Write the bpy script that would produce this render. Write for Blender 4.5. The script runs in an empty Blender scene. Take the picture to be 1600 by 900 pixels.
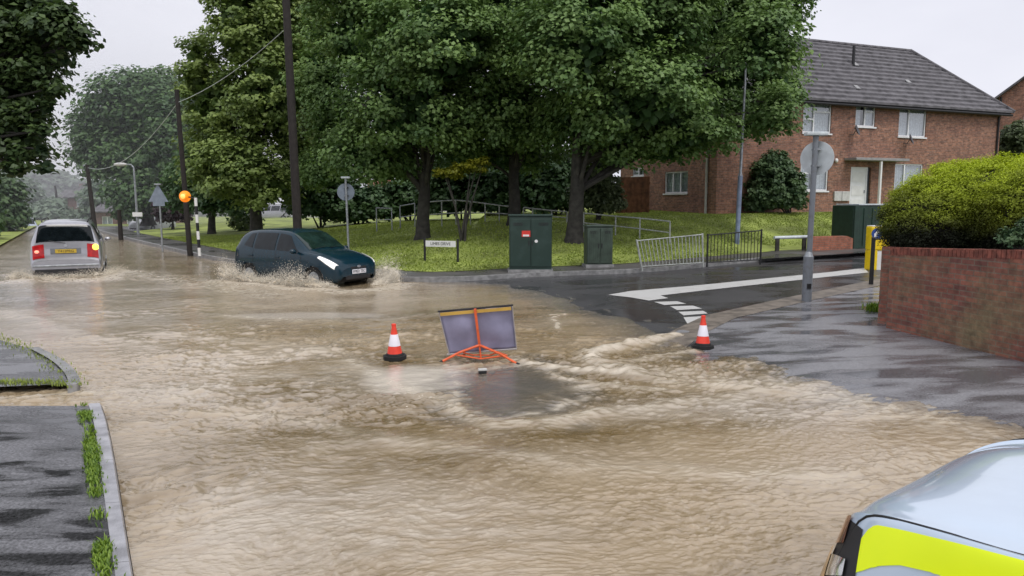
import bpy, bmesh, math, random
import numpy as np
from mathutils import Vector, Matrix
R = math.radians
PI = math.pi
rnd = random.Random(7)
scene = bpy.context.scene
col = scene.collection

# ------------------------------------------------------------------ camera
H = 2.15
F = 1164.0
PITCH = 6.66
cp, sp_ = math.cos(R(PITCH)), math.sin(R(PITCH))
cam_d = bpy.data.cameras.new('camera')
cam = bpy.data.objects.new('camera', cam_d)
col.objects.link(cam)
cam.location = (0, 0, H)
cam.rotation_euler = (R(90 - PITCH), 0, 0)
cam_d.sensor_width = 36
cam_d.lens = F / 1600 * 36
cam_d.clip_end = 3000
scene.camera = cam


def ray(px, py):
    u = (px - 800) / F
    v = (450 - py) / F
    return Vector((u, cp + v * sp_, -sp_ + v * cp))


def P(px, py, z=0.0):
    d = ray(px, py)
    t = (z - H) / d.z
    return Vector((d.x * t, d.y * t, z))


def PY(px, py, Y):
    d = ray(px, py)
    t = Y / d.y
    return Vector((d.x * t, Y, H + d.z * t))


# ------------------------------------------------------------------ polyline helpers
def pl(pts, z=0.0):
    return np.array([[P(a, b, z).x, P(a, b, z).y] for a, b in pts])


def pdist(X, Y, line, signed=False):
    """distance of points to polyline; sign + on the left side of its direction"""
    best = np.full(X.shape, 1e9)
    sg = np.zeros(X.shape)
    for i in range(len(line) - 1):
        ax, ay = line[i]
        bx, by = line[i + 1]
        dx, dy = bx - ax, by - ay
        L2 = dx * dx + dy * dy + 1e-12
        t = np.clip(((X - ax) * dx + (Y - ay) * dy) / L2, 0, 1)
        qx, qy = X - (ax + t * dx), Y - (ay + t * dy)
        d2 = qx * qx + qy * qy
        m = d2 < best - 1e-9
        cr = dx * (Y - ay) - dy * (X - ax)
        sg = np.where(m, np.sign(cr), sg)
        best = np.where(m, d2, best)
    d = np.sqrt(best)
    return d * sg if signed else d


def sstep(a, b, x):
    t = np.clip((x - a) / (b - a), 0, 1)
    return t * t * (3 - 2 * t)


_tab = np.random.RandomState(3).rand(256, 256)


def vnoise(x, y, seed=0):
    x = x + seed * 17.31
    y = y + seed * 9.77
    xi = np.floor(x).astype(int)
    yi = np.floor(y).astype(int)
    fx, fy = x - xi, y - yi
    fx = fx * fx * fx * (fx * (fx * 6 - 15) + 10)
    fy = fy * fy * fy * (fy * (fy * 6 - 15) + 10)
    a = _tab[xi & 255, yi & 255]
    b = _tab[(xi + 1) & 255, yi & 255]
    c = _tab[xi & 255, (yi + 1) & 255]
    d = _tab[(xi + 1) & 255, (yi + 1) & 255]
    return (a + (b - a) * fx) * (1 - fy) + (c + (d - c) * fx) * fy - 0.5


# ------------------------------------------------------------------ scene lines (metres, from the photo's ground plane)
SHORE = pl([(1900, 720), (1600, 650), (1480, 622), (1380, 612), (1290, 590), (1240, 560), (1130, 543), (1065, 522),
            (1000, 497), (900, 470), (800, 444), (715, 437), (738, 405)])   # flood edge on the right


def shore_d(X, Y):
    # + on land (right side road and corner pavement)
    return -pdist(X, Y, SHORE, True)


def kerb_d(X, Y):
    return pdist(X, Y, KERB, True)


HUMPC = P(800, 605)


def z_land(X, Y):
    s = shore_d(X, Y)
    return np.where(s > 0, np.minimum(0.004 + 0.022 * s, 0.32), 0.0)


def z_road(X, Y):
    s = shore_d(X, Y)
    s = s + (0.25 * vnoise(X * 1.3, Y * 1.3, 5) + 0.12 * vnoise(X * 4, Y * 4, 6)) * np.clip(1.2 - np.abs(s) * 0.3, 0, 1)
    z = np.where(s > 0, np.minimum(0.004 + 0.022 * s, 0.32), np.maximum(-0.004 + s * 0.05, -0.16))
    ex = (X - HUMPC.x) / 0.72
    ey = (Y - HUMPC.y) / 1.15
    r = np.sqrt(ex * ex + ey * ey) + 0.5 * vnoise(X * 2.2, Y * 2.2, 8)
    hump = -0.009 - 0.05 * np.clip(r - 0.55, 0, 9)
    return np.where(r < 2.5, np.maximum(z, np.minimum(hump, 0.012)), z)


def PR(px, py, dz=0.0):
    """where a photo ray meets the road or corner pavement"""
    z = 0.0
    for _ in range(12):
        p = P(px, py, z)
        z = float(z_land(np.array([p.x]), np.array([p.y]))[0]) + dz
    return P(px, py, z)


KERB = np.array([[PR(a, b).x, PR(a, b).y] for a, b in [(140, 357), (160, 364), (185, 371), (220, 380), (270, 392), (330, 406), (450, 424),
       (600, 440), (720, 440), (860, 431), (980, 428), (1080, 420), (1200, 407), (1300, 399), (1420, 392), (1600, 384), (1900, 374)]])


def offset(line, d):
    out = []
    n = len(line)
    for i in range(n):
        t = line[min(i + 1, n - 1)] - line[max(i - 1, 0)]
        t = t / np.linalg.norm(t)
        out.append(line[i] + np.array([-t[1], t[0]]) * d)
    return np.array(out)


def zt(x, y):
    """grass bank height beyond the far kerb"""
    x = np.asarray(x, float)
    y = np.asarray(y, float)
    d = kerb_d(x, y) - np.interp(x, [8, 10.5], [1.6, 2.6])
    A = np.interp(x, [-30, -16, -8, -3, 4, 7, 9], [0.25, 0.4, 0.85, 1.1, 1.2, 1.35, 1.25])
    L = np.interp(x, [-8, 3, 7, 9, 12], [11, 9, 5.0, 3.6, 4.2])
    rise = A * sstep(-0.2, 1.0, d / L) - A * sstep(-0.2, 1.0, np.zeros_like(d))
    return 0.115 + z_land(x, y) + np.maximum(rise, 0) - 0.5 * sstep(46, 57, y) * (1 - sstep(-32, -24, x))


def G(px, py):
    """where a photo ray meets the grass bank"""
    d = ray(px, py)
    t = 15.0
    while t < 140:
        p = Vector((0, 0, H)) + d * t
        if p.z <= float(zt(p.x, p.y)):
            return p
        t += 0.05
    return Vector((0, 0, H)) + d * 60


# ------------------------------------------------------------------ materials
def nodes(m):
    return m.node_tree.nodes, m.node_tree.links


def mat(name, c, rough=0.5, metal=0.0, var=0.12, vscale=6.0, bump=0.0, bscale=40.0, emit=None, estr=0.0, coat=0.0, spec=0.5,
        dirt=None, dirt_amt=0.0):
    m = bpy.data.materials.new(name)
    m.use_nodes = True
    N, L = nodes(m)
    b = N['Principled BSDF']
    b.inputs['Roughness'].default_value = rough
    b.inputs['Metallic'].default_value = metal
    b.inputs['Specular IOR Level'].default_value = spec
    if coat:
        b.inputs['Coat Weight'].default_value = coat
        b.inputs['Coat Roughness'].default_value = 0.05
    tc = N.new('ShaderNodeTexCoord')
    nz = N.new('ShaderNodeTexNoise')
    nz.inputs['Scale'].default_value = vscale
    nz.inputs['Detail'].default_value = 6
    L.new(tc.outputs['Object'], nz.inputs['Vector'])
    mx = N.new('ShaderNodeMix')
    mx.data_type = 'RGBA'
    k0, k1 = 1 - var, 1 + var
    mx.inputs['A'].default_value = (c[0] * k0, c[1] * k0, c[2] * k0, 1)
    d = dirt if dirt else (c[0] * k1, c[1] * k1, c[2] * k1)
    mx.inputs['B'].default_value = (d[0], d[1], d[2], 1)
    rp = N.new('ShaderNodeMapRange')
    rp.inputs['From Min'].default_value = 0.35 if not dirt else 0.62 - dirt_amt * 0.3
    rp.inputs['From Max'].default_value = 0.65 if not dirt else 0.8
    L.new(nz.outputs['Fac'], rp.inputs['Value'])
    L.new(rp.outputs['Result'], mx.inputs['Factor'])
    L.new(mx.outputs['Result'], b.inputs['Base Color'])
    if bump:
        n2 = N.new('ShaderNodeTexNoise')
        n2.inputs['Scale'].default_value = bscale
        n2.inputs['Detail'].default_value = 4
        L.new(tc.outputs['Object'], n2.inputs['Vector'])
        bp = N.new('ShaderNodeBump')
        bp.inputs['Strength'].default_value = bump
        bp.inputs['Distance'].default_value = 0.01
        L.new(n2.outputs['Fac'], bp.inputs['Height'])
        L.new(bp.outputs['Normal'], b.inputs['Normal'])
    if emit:
        b.inputs['Emission Color'].default_value = (*emit, 1)
        b.inputs['Emission Strength'].default_value = estr
    return m


def leaf_mat(name, dark, light, third=None, rough=0.5):
    m = bpy.data.materials.new(name)
    m.use_nodes = True
    N, L = nodes(m)
    b = N['Principled BSDF']
    b.inputs['Roughness'].default_value = rough
    b.inputs['Specular IOR Level'].default_value = 0.35
    at = N.new('ShaderNodeAttribute')
    at.attribute_name = 'tint'
    cr = N.new('ShaderNodeValToRGB')
    cr.color_ramp.elements[0].position = 0.1
    cr.color_ramp.elements[0].color = (*dark, 1)
    cr.color_ramp.elements[1].position = 0.9
    cr.color_ramp.elements[1].color = (*light, 1)
    if third:
        e = cr.color_ramp.elements.new(0.97)
        e.color = (*third, 1)
    L.new(at.outputs['Fac'], cr.inputs['Fac'])
    L.new(cr.outputs['Color'], b.inputs['Base Color'])
    tr = N.new('ShaderNodeBsdfTranslucent')
    hs = N.new('ShaderNodeHueSaturation')
    hs.inputs['Value'].default_value = 1.3
    hs.inputs['Saturation'].default_value = 1.1
    L.new(cr.outputs['Color'], hs.inputs['Color'])
    L.new(hs.outputs['Color'], tr.inputs['Color'])
    ms = N.new('ShaderNodeMixShader')
    ms.inputs['Fac'].default_value = 0.22
    L.new(b.outputs['BSDF'], ms.inputs[1])
    L.new(tr.outputs['BSDF'], ms.inputs[2])
    L.new(ms.outputs['Shader'], N['Material Output'].inputs['Surface'])
    return m


def asphalt_mat(name, c0, c1, rough0, rough1, puddle_scale=(1.0, 1.0, 1.0), speck=0.35, rot=0.0):
    m = bpy.data.materials.new(name)
    m.use_nodes = True
    N, L = nodes(m)
    b = N['Principled BSDF']
    tc = N.new('ShaderNodeTexCoord')
    mp = N.new('ShaderNodeMapping')
    mp.inputs['Scale'].default_value = puddle_scale
    mp.inputs['Rotation'].default_value = (0, 0, rot)
    L.new(tc.outputs['Object'], mp.inputs['Vector'])
    nz = N.new('ShaderNodeTexNoise')
    nz.inputs['Scale'].default_value = 1.0
    nz.inputs['Detail'].default_value = 5
    nz.inputs['Distortion'].default_value = 0.4
    L.new(mp.outputs['Vector'], nz.inputs['Vector'])
    rp = N.new('ShaderNodeMapRange')
    rp.inputs['From Min'].default_value = 0.42
    rp.inputs['From Max'].default_value = 0.58
    L.new(nz.outputs['Fac'], rp.inputs['Value'])
    gr = N.new('ShaderNodeTexNoise')
    gr.inputs['Scale'].default_value = 48
    gr.inputs['Detail'].default_value = 4
    gr.inputs['Roughness'].default_value = 0.7
    L.new(tc.outputs['Object'], gr.inputs['Vector'])
    mx = N.new('ShaderNodeMix')
    mx.data_type = 'RGBA'
    mx.inputs['A'].default_value = (*c0, 1)
    mx.inputs['B'].default_value = (*c1, 1)
    L.new(rp.outputs['Result'], mx.inputs['Factor'])
    gm = N.new('ShaderNodeMapRange')
    gm.inputs['From Min'].default_value = 0.3
    gm.inputs['From Max'].default_value = 0.75
    gm.inputs['To Min'].default_value = 1 - speck
    gm.inputs['To Max'].default_value = 1 + speck * 2
    L.new(gr.outputs['Fac'], gm.inputs['Value'])
    mu = N.new('ShaderNodeMix')
    mu.data_type = 'RGBA'
    mu.blend_type = 'MULTIPLY'
    mu.inputs['Factor'].default_value = 1
    L.new(mx.outputs['Result'], mu.inputs['A'])
    L.new(gm.outputs['Result'], mu.inputs['B'])
    L.new(mu.outputs['Result'], b.inputs['Base Color'])
    rr = N.new('ShaderNodeMapRange')
    rr.inputs['To Min'].default_value = rough0
    rr.inputs['To Max'].default_value = rough1
    L.new(rp.outputs['Result'], rr.inputs['Value'])
    L.new(rr.outputs['Result'], b.inputs['Roughness'])
    bp = N.new('ShaderNodeBump')
    bs = N.new('ShaderNodeMath')
    bs.operation = 'MULTIPLY'
    bs.inputs[1].default_value = 0.9
    L.new(rp.outputs['Result'], bs.inputs[0])
    L.new(bs.outputs[0], bp.inputs['Strength'])
    bp.inputs['Distance'].default_value = 0.006
    L.new(gr.outputs['Fac'], bp.inputs['Height'])
    L.new(bp.outputs['Normal'], b.inputs['Normal'])
    return m


def brick_mat(name, c1, c2, mortar, stain=None, stain_amt=0.3, bw=0.225, rh=0.075):
    m = bpy.data.materials.new(name)
    m.use_nodes = True
    N, L = nodes(m)
    b = N['Principled BSDF']
    b.inputs['Roughness'].default_value = 0.8
    tc = N.new('ShaderNodeTexCoord')
    sx = N.new('ShaderNodeSeparateXYZ')
    L.new(tc.outputs['Object'], sx.inputs[0])
    ad = N.new('ShaderNodeMath')
    ad.operation = 'ADD'
    L.new(sx.outputs['X'], ad.inputs[0])
    L.new(sx.outputs['Y'], ad.inputs[1])
    cb = N.new('ShaderNodeCombineXYZ')
    L.new(ad.outputs[0], cb.inputs['X'])
    L.new(sx.outputs['Z'], cb.inputs['Y'])
    br = N.new('ShaderNodeTexBrick')
    br.inputs['Scale'].default_value = 1
    br.inputs['Brick Width'].default_value = bw
    br.inputs['Row Height'].default_value = rh
    br.inputs['Mortar Size'].default_value = 0.009
    br.inputs['Mortar Smooth'].default_value = 0.2
    br.inputs['Bias'].default_value = -0.1
    br.inputs['Color1'].default_value = (*c1, 1)
    br.inputs['Color2'].default_value = (*c2, 1)
    br.inputs['Mortar'].default_value = (*mortar, 1)
    L.new(cb.outputs[0], br.inputs['Vector'])
    n1 = N.new('ShaderNodeTexNoise')
    n1.inputs['Scale'].default_value = 0.9
    n1.inputs['Detail'].default_value = 7
    L.new(tc.outputs['Object'], n1.inputs['Vector'])
    rp = N.new('ShaderNodeMapRange')
    rp.inputs['From Min'].default_value = 0.45
    rp.inputs['From Max'].default_value = 0.7
    rp.inputs['To Max'].default_value = stain_amt
    L.new(n1.outputs['Fac'], rp.inputs['Value'])
    mx = N.new('ShaderNodeMix')
    mx.data_type = 'RGBA'
    s = stain or (c1[0] * 0.4, c1[1] * 0.4, c1[2] * 0.4)
    mx.inputs['B'].default_value = (*s, 1)
    L.new(br.outputs['Color'], mx.inputs['A'])
    L.new(rp.outputs['Result'], mx.inputs['Factor'])
    # fine mottling per brick
    n2 = N.new('ShaderNodeTexNoise')
    n2.inputs['Scale'].default_value = 5.5
    n2.inputs['Detail'].default_value = 8
    n2.inputs['Roughness'].default_value = 0.75
    L.new(tc.outputs['Object'], n2.inputs['Vector'])
    m2 = N.new('ShaderNodeMapRange')
    m2.inputs['From Min'].default_value = 0.3
    m2.inputs['From Max'].default_value = 0.7
    m2.inputs['To Min'].default_value = 0.45
    m2.inputs['To Max'].default_value = 1.6
    L.new(n2.outputs['Fac'], m2.inputs['Value'])
    mu = N.new('ShaderNodeMix')
    mu.data_type = 'RGBA'
    mu.blend_type = 'MULTIPLY'
    mu.inputs['Factor'].default_value = 1
    L.new(mx.outputs['Result'], mu.inputs['A'])
    L.new(m2.outputs['Result'], mu.inputs['B'])
    L.new(mu.outputs['Result'], b.inputs['Base Color'])
    bp = N.new('ShaderNodeBump')
    bp.inputs['Strength'].default_value = 0.5
    bp.inputs['Distance'].default_value = 0.008
    iv = N.new('ShaderNodeMath')
    iv.operation = 'SUBTRACT'
    iv.inputs[0].default_value = 1
    L.new(br.outputs['Fac'], iv.inputs[1])
    L.new(iv.outputs[0], bp.inputs['Height'])
    L.new(bp.outputs['Normal'], b.inputs['Normal'])
    return m


def glass_mat(name, tint=(0.02, 0.03, 0.035), rough=0.04):
    m = mat(name, tint, rough=rough, var=0.3, vscale=2.0, spec=0.8)
    return m


M = {}
M['bark'] = mat('bark', (0.045, 0.042, 0.036), 0.9, var=0.4, vscale=5, bump=0.8, bscale=14)
M['pole_wood'] = mat('pole_wood', (0.022, 0.018, 0.016), 0.85, var=0.3, vscale=8, bump=0.4, bscale=30)
M['steel'] = mat('galvanised_steel', (0.32, 0.34, 0.36), 0.45, 0.6, var=0.2, vscale=10)
M['grey_paint'] = mat('grey_paint', (0.22, 0.24, 0.27), 0.45, var=0.2, vscale=9, dirt=(0.12, 0.12, 0.12), dirt_amt=0.3)
M['sign_back'] = mat('sign_back', (0.55, 0.6, 0.62), 0.5, 0.0, var=0.15, vscale=5)
M['sign_back_dark'] = mat('sign_back_dark', (0.22, 0.26, 0.32), 0.5, 0.2, var=0.15, vscale=5)
M['white'] = mat('white_paint', (0.78, 0.78, 0.77), 0.4, var=0.06, vscale=4)
M['upvc'] = mat('white_upvc', (0.8, 0.81, 0.82), 0.3, var=0.03)
M['black'] = mat('black_paint', (0.012, 0.012, 0.013), 0.5, var=0.2)
M['black_plastic'] = mat('black_plastic', (0.014, 0.014, 0.016), 0.5, var=0.2)
M['rubber'] = mat('rubber', (0.012, 0.012, 0.012), 0.8, var=0.3)
M['glass'] = glass_mat('window_glass', (0.05, 0.06, 0.07))
M['car_glass'] = mat('car_glass', (0.006, 0.009, 0.011), 0.05, var=0.3, spec=0.35)
M['curtain'] = mat('net_curtain', (0.62, 0.64, 0.66), 0.9, var=0.15, vscale=14)
M['room'] = mat('dark_room', (0.03, 0.03, 0.035), 0.9)
M['green_cab'] = mat('green_cabinet_paint', (0.018, 0.05, 0.037), 0.45, var=0.3, vscale=3, dirt=(0.03, 0.06, 0.05), dirt_amt=0.4)
M['orange'] = mat('orange_paint', (0.75, 0.13, 0.04), 0.45, var=0.18, vscale=12)
M['cone_red'] = mat('cone_red_orange', (0.78, 0.055, 0.03), 0.5, var=0.12, vscale=10)
M['cone_white'] = mat('reflective_sleeve', (0.82, 0.8, 0.88), 0.35, var=0.04)
M['yellow'] = mat('yellow_plastic', (0.85, 0.6, 0.01), 0.4, var=0.08)
M['roof_tile'] = mat('roof_tile', (0.115, 0.11, 0.118), 0.75, var=0.35, vscale=3.0, bump=0.3, bscale=20)
M['brick_house'] = brick_mat('house_brick', (0.37, 0.172, 0.105), (0.165, 0.08, 0.056), (0.25, 0.2, 0.165), (0.12, 0.05, 0.045), 0.4)
M['brick_wall'] = brick_mat('garden_wall_brick', (0.27, 0.098, 0.065), (0.14, 0.055, 0.045), (0.17, 0.125, 0.095), (0.20, 0.165, 0.085), 0.75)
M['brick_far'] = brick_mat('far_brick', (0.22, 0.12, 0.1), (0.16, 0.09, 0.08), (0.2, 0.17, 0.15), None, 0.2)
M['concrete'] = mat('concrete', (0.23, 0.23, 0.23), 0.55, var=0.3, vscale=7, bump=0.3, bscale=60)
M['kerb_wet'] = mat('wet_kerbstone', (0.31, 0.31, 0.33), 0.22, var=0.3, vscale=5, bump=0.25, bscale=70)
M['sandy'] = mat('sandy_kerb', (0.17, 0.145, 0.12), 0.5, var=0.35, vscale=5, bump=0.4, bscale=50)
M['asphalt'] = asphalt_mat('wet_asphalt', (0.036, 0.036, 0.038), (0.06, 0.06, 0.063), 0.2, 0.4, (0.5, 0.9, 1))
M['pave_left'] = asphalt_mat('wet_left_pavement', (0.03, 0.03, 0.032), (0.115, 0.115, 0.122), 0.10, 0.5, (1.1, 4.2, 1), 0.75, 0.15)
M['pave_right'] = asphalt_mat('wet_corner_pavement', (0.085, 0.085, 0.092), (0.20, 0.20, 0.212), 0.12, 0.40, (0.8, 2.2, 1), 0.45)
M['pave_far'] = asphalt_mat('far_pavement', (0.06, 0.058, 0.056), (0.1, 0.095, 0.09), 0.25, 0.5, (0.5, 0.5, 1), 0.2)
M['line_white'] = mat('road_paint', (0.72, 0.72, 0.7), 0.4, var=0.2, vscale=3, bump=0.2, bscale=120, dirt=(0.45, 0.44, 0.41), dirt_amt=0.3)
M['grass'] = mat('grass_ground', (0.23, 0.28, 0.06), 0.85, var=0.45, vscale=0.8, bump=1.0, bscale=18)
M['soil'] = mat('ground_soil', (0.05, 0.06, 0.03), 0.95, var=0.3, vscale=0.3)
M['blade'] = leaf_mat('grass_blades', (0.20, 0.26, 0.055), (0.38, 0.45, 0.10))
M['weed'] = leaf_mat('weed_blades', (0.09, 0.17, 0.025), (0.28, 0.4, 0.05))
M['maple'] = leaf_mat('maple_leaves', (0.06, 0.125, 0.04), (0.23, 0.345, 0.105))
M['lightleaf'] = leaf_mat('light_green_leaves', (0.085, 0.14, 0.035), (0.27, 0.35, 0.10))
M['darkleaf'] = leaf_mat('dark_green_leaves', (0.04, 0.09, 0.038), (0.14, 0.23, 0.085))
M['midleaf'] = leaf_mat('mid_green_leaves', (0.04, 0.085, 0.04), (0.13, 0.2, 0.085))
M['nearleaf'] = leaf_mat('near_tree_leaves', (0.024, 0.05, 0.02), (0.10, 0.155, 0.045))
M['hazeleaf'] = leaf_mat('haze_tinted_leaves', (0.09, 0.14, 0.1), (0.2, 0.26, 0.18))  # paler greens: distance haze put into the leaf colour
M['yellowleaf'] = leaf_mat('yellow_green_leaves', (0.12, 0.14, 0.01), (0.3, 0.3, 0.03))
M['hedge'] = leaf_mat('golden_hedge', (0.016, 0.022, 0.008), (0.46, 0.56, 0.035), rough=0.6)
M['purple'] = leaf_mat('purple_leaves', (0.025, 0.012, 0.016), (0.05, 0.02, 0.028))
M['palebush'] = leaf_mat('pale_bush_leaves', (0.06, 0.09, 0.04), (0.16, 0.2, 0.09))
M['spray'] = mat('water_spray', (0.93, 0.86, 0.73), 0.6, var=0.2, vscale=3)
M['teal_car'] = mat('dark_teal_paint', (0.002, 0.022, 0.037), 0.25, 0.0, var=0.1, coat=0.3, spec=0.35)
M['silver_car'] = mat('silver_paint', (0.42, 0.42, 0.45), 0.3, 0.7, var=0.05, coat=0.8)
M['white_car'] = mat('white_car_paint', (0.7, 0.71, 0.73), 0.3, var=0.04, coat=0.8)
M['blue_car'] = mat('pale_blue_car_paint', (0.4, 0.46, 0.56), 0.3, 0.3, var=0.05, coat=0.8)
M['police_white'] = mat('police_white_paint', (0.5, 0.6, 0.72), 0.16, 0.0, var=0.02, coat=1.0)
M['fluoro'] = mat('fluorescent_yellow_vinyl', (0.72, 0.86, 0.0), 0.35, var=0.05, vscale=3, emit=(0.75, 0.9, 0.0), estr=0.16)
M['pol_blue'] = mat('police_blue_vinyl', (0.01, 0.12, 0.75), 0.3, var=0.04)
M['chrome'] = mat('chrome', (0.8, 0.8, 0.8), 0.08, 1.0, var=0.02)
M['lamp_clear'] = mat('clear_lamp_lens', (0.5, 0.42, 0.34), 0.05, 0.8, var=0.5, vscale=14)
M['headlight'] = mat('lit_headlight', (0.9, 0.9, 0.88), 0.15, var=0.1, vscale=20, emit=(1, 0.98, 0.92), estr=0.3)
M['fog'] = mat('fog_lamp', (0.6, 0.6, 0.6), 0.15, 0.3, var=0.1)
M['tail_red'] = mat('lit_tail_lamp', (0.3, 0.01, 0.012), 0.15, var=0.3, vscale=12, emit=(1, 0.04, 0.05), estr=0.10)
M['tail_hot'] = mat('brake_bulb', (0.9, 0.2, 0.15), 0.2, emit=(1, 0.3, 0.2), estr=1.6)
M['tail_dull'] = mat('unlit_tail_lamp', (0.25, 0.015, 0.012), 0.25, var=0.2)
M['indicator'] = mat('lit_indicator', (0.9, 0.5, 0.05), 0.2, emit=(1, 0.62, 0.08), estr=2.6)
M['plate_white'] = mat('white_number_plate', (0.75, 0.75, 0.8), 0.4, var=0.03)
M['plate_yellow'] = mat('yellow_number_plate', (0.6, 0.42, 0.05), 0.4, var=0.03)
M['belisha'] = mat('lit_amber_globe', (0.9, 0.35, 0.02), 0.4, emit=(1, 0.22, 0.01), estr=0.55)
M['belisha_core'] = mat('amber_globe_core', (1, 0.6, 0.2), 0.4, emit=(1, 0.42, 0.06), estr=1.1)
M['red_sticker'] = mat('red_sticker', (0.65, 0.04, 0.03), 0.5)
M['fabric'] = mat('sign_back_fabric', (0.25, 0.245, 0.36), 0.75, var=0.2, vscale=3, bump=0.15, bscale=200)
M['fab_edge'] = mat('sign_edge', (0.35, 0.33, 0.33), 0.6)
M['yellow_band'] = mat('yellow_band', (0.6, 0.38, 0.08), 0.6, var=0.1)
M['red_brick_pave'] = brick_mat('low_red_brick', (0.36, 0.13, 0.075), (0.28, 0.1, 0.06), (0.2, 0.13, 0.1), None, 0.2)
M['fence_wood'] = mat('brown_fence_wood', (0.15, 0.06, 0.03), 0.8, var=0.4, vscale=4)
M['box_green'] = mat('dark_green_panel', (0.012, 0.035, 0.022), 0.5, var=0.2)
M['blue_disc'] = mat('blue_disc', (0.02, 0.06, 0.25), 0.4)
M['fascia'] = mat('grey_fascia', (0.3, 0.3, 0.3), 0.6)
M['render_pale'] = mat('pale_render', (0.55, 0.55, 0.53), 0.7)
M['red_roof'] = mat('red_roof', (0.3, 0.11, 0.07), 0.8, var=0.3)
M['dish'] = mat('satellite_dish_grey', (0.08, 0.08, 0.09), 0.5)


# ------------------------------------------------------------------ mesh builder
class MB:
    def __init__(self):
        self.v = []
        self.f = []

    def add(self, vs, fs):
        o = len(self.v)
        self.v += [tuple(p) for p in vs]
        self.f += [tuple(i + o for i in f) for f in fs]
        return self

    def box(self, c, s, rot=None):
        hx, hy, hz = s[0] / 2, s[1] / 2, s[2] / 2
        vs = [Vector((x, y, z)) for x in (-hx, hx) for y in (-hy, hy) for z in (-hz, hz)]
        if rot is not None:
            vs = [rot @ p for p in vs]
        c = Vector(c)
        return self.add([p + c for p in vs], [(0, 1, 3, 2), (4, 6, 7, 5), (0, 4, 5, 1), (2, 3, 7, 6), (0, 2, 6, 4), (1, 5, 7, 3)])

    def tube(self, pts, r, n=10, cap=True):
        pts = [Vector(p) for p in pts]
        k = len(pts)
        rs = r if isinstance(r, (list, tuple)) else [r] * k
        o = len(self.v)
        ref = None
        for i, p in enumerate(pts):
            t = (pts[min(i + 1, k - 1)] - pts[max(i - 1, 0)]).normalized()
            if ref is None:
                ref = Vector((1, 0, 0)) if abs(t.x) < 0.8 else Vector((0, 1, 0))
            a = (ref - t * ref.dot(t)).normalized()
            b = t.cross(a)
            ref = a
            for j in range(n):
                an = 2 * PI * j / n
                self.v.append(tuple(p + (a * math.cos(an) + b * math.sin(an)) * rs[i]))
        for i in range(k - 1):
            for j in range(n):
                j2 = (j + 1) % n
                self.f.append((o + i * n + j, o + i * n + j2, o + (i + 1) * n + j2, o + (i + 1) * n + j))
        if cap:
            self.f.append(tuple(o + j for j in reversed(range(n))))
            self.f.append(tuple(o + (k - 1) * n + j for j in range(n)))
        return self

    def lathe(self, prof, c=(0, 0, 0), n=24, axis=None):
        o = len(self.v)
        c = Vector(c)
        q = Vector((0, 0, 1)).rotation_difference(Vector(axis)) if axis is not None else None
        for r, z in prof:
            for j in range(n):
                an = 2 * PI * j / n
                p = Vector((r * math.cos(an), r * math.sin(an), z))
                if q:
                    p = q @ p
                self.v.append(tuple(p + c))
        k = len(prof)
        for i in range(k - 1):
            for j in range(n):
                j2 = (j + 1) % n
                self.f.append((o + i * n + j, o + i * n + j2, o + (i + 1) * n + j2, o + (i + 1) * n + j))
        self.f.append(tuple(o + j for j in reversed(range(n))))
        self.f.append(tuple(o + (k - 1) * n + j for j in range(n)))
        return self

    def prism(self, poly, z0, z1):
        n = len(poly)
        vs = [(p[0], p[1], z0) for p in poly] + [(p[0], p[1], z1) for p in poly]
        fs = [tuple(reversed(range(n))), tuple(range(n, 2 * n))]
        fs += [(i, (i + 1) % n, n + (i + 1) % n, n + i) for i in range(n)]
        return self.add(vs, fs)

    def blob(self, c, r, n=10, seed=0, jit=0.15):
        """lumpy ellipsoid"""
        rr = random.Random(seed)
        o = len(self.v)
        c = Vector(c)
        for i in range(n // 2 + 1):
            th = PI * i / (n // 2)
            for j in range(n):
                ph = 2 * PI * j / n
                k = 1 + rr.uniform(-jit, jit)
                self.v.append((c.x + r[0] * math.sin(th) * math.cos(ph) * k, c.y + r[1] * math.sin(th) * math.sin(ph) * k, c.z + r[2] * math.cos(th) * k))
        for i in range(n // 2):
            for j in range(n):
                j2 = (j + 1) % n
                self.f.append((o + i * n + j, o + (i + 1) * n + j, o + (i + 1) * n + j2, o + i * n + j2))
        return self

    def build(self, name, m, parent=None, smooth=False, bevel=0.0, tag_=None):
        me = bpy.data.meshes.new(name)
        me.from_pydata(self.v, [], self.f)
        me.materials.append(m)
        if smooth:
            me.polygons.foreach_set('use_smooth', [True] * len(me.polygons))
            try:
                me.set_sharp_from_angle(angle=R(40))
            except Exception:
                pass
        me.update()
        o = bpy.data.objects.new(name, me)
        col.objects.link(o)
        if parent:
            o.parent = parent
        if bevel:
            bv = o.modifiers.new('bevel', 'BEVEL')
            bv.width = bevel
            bv.segments = 2
            bv.limit_method = 'ANGLE'
        return o


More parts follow.
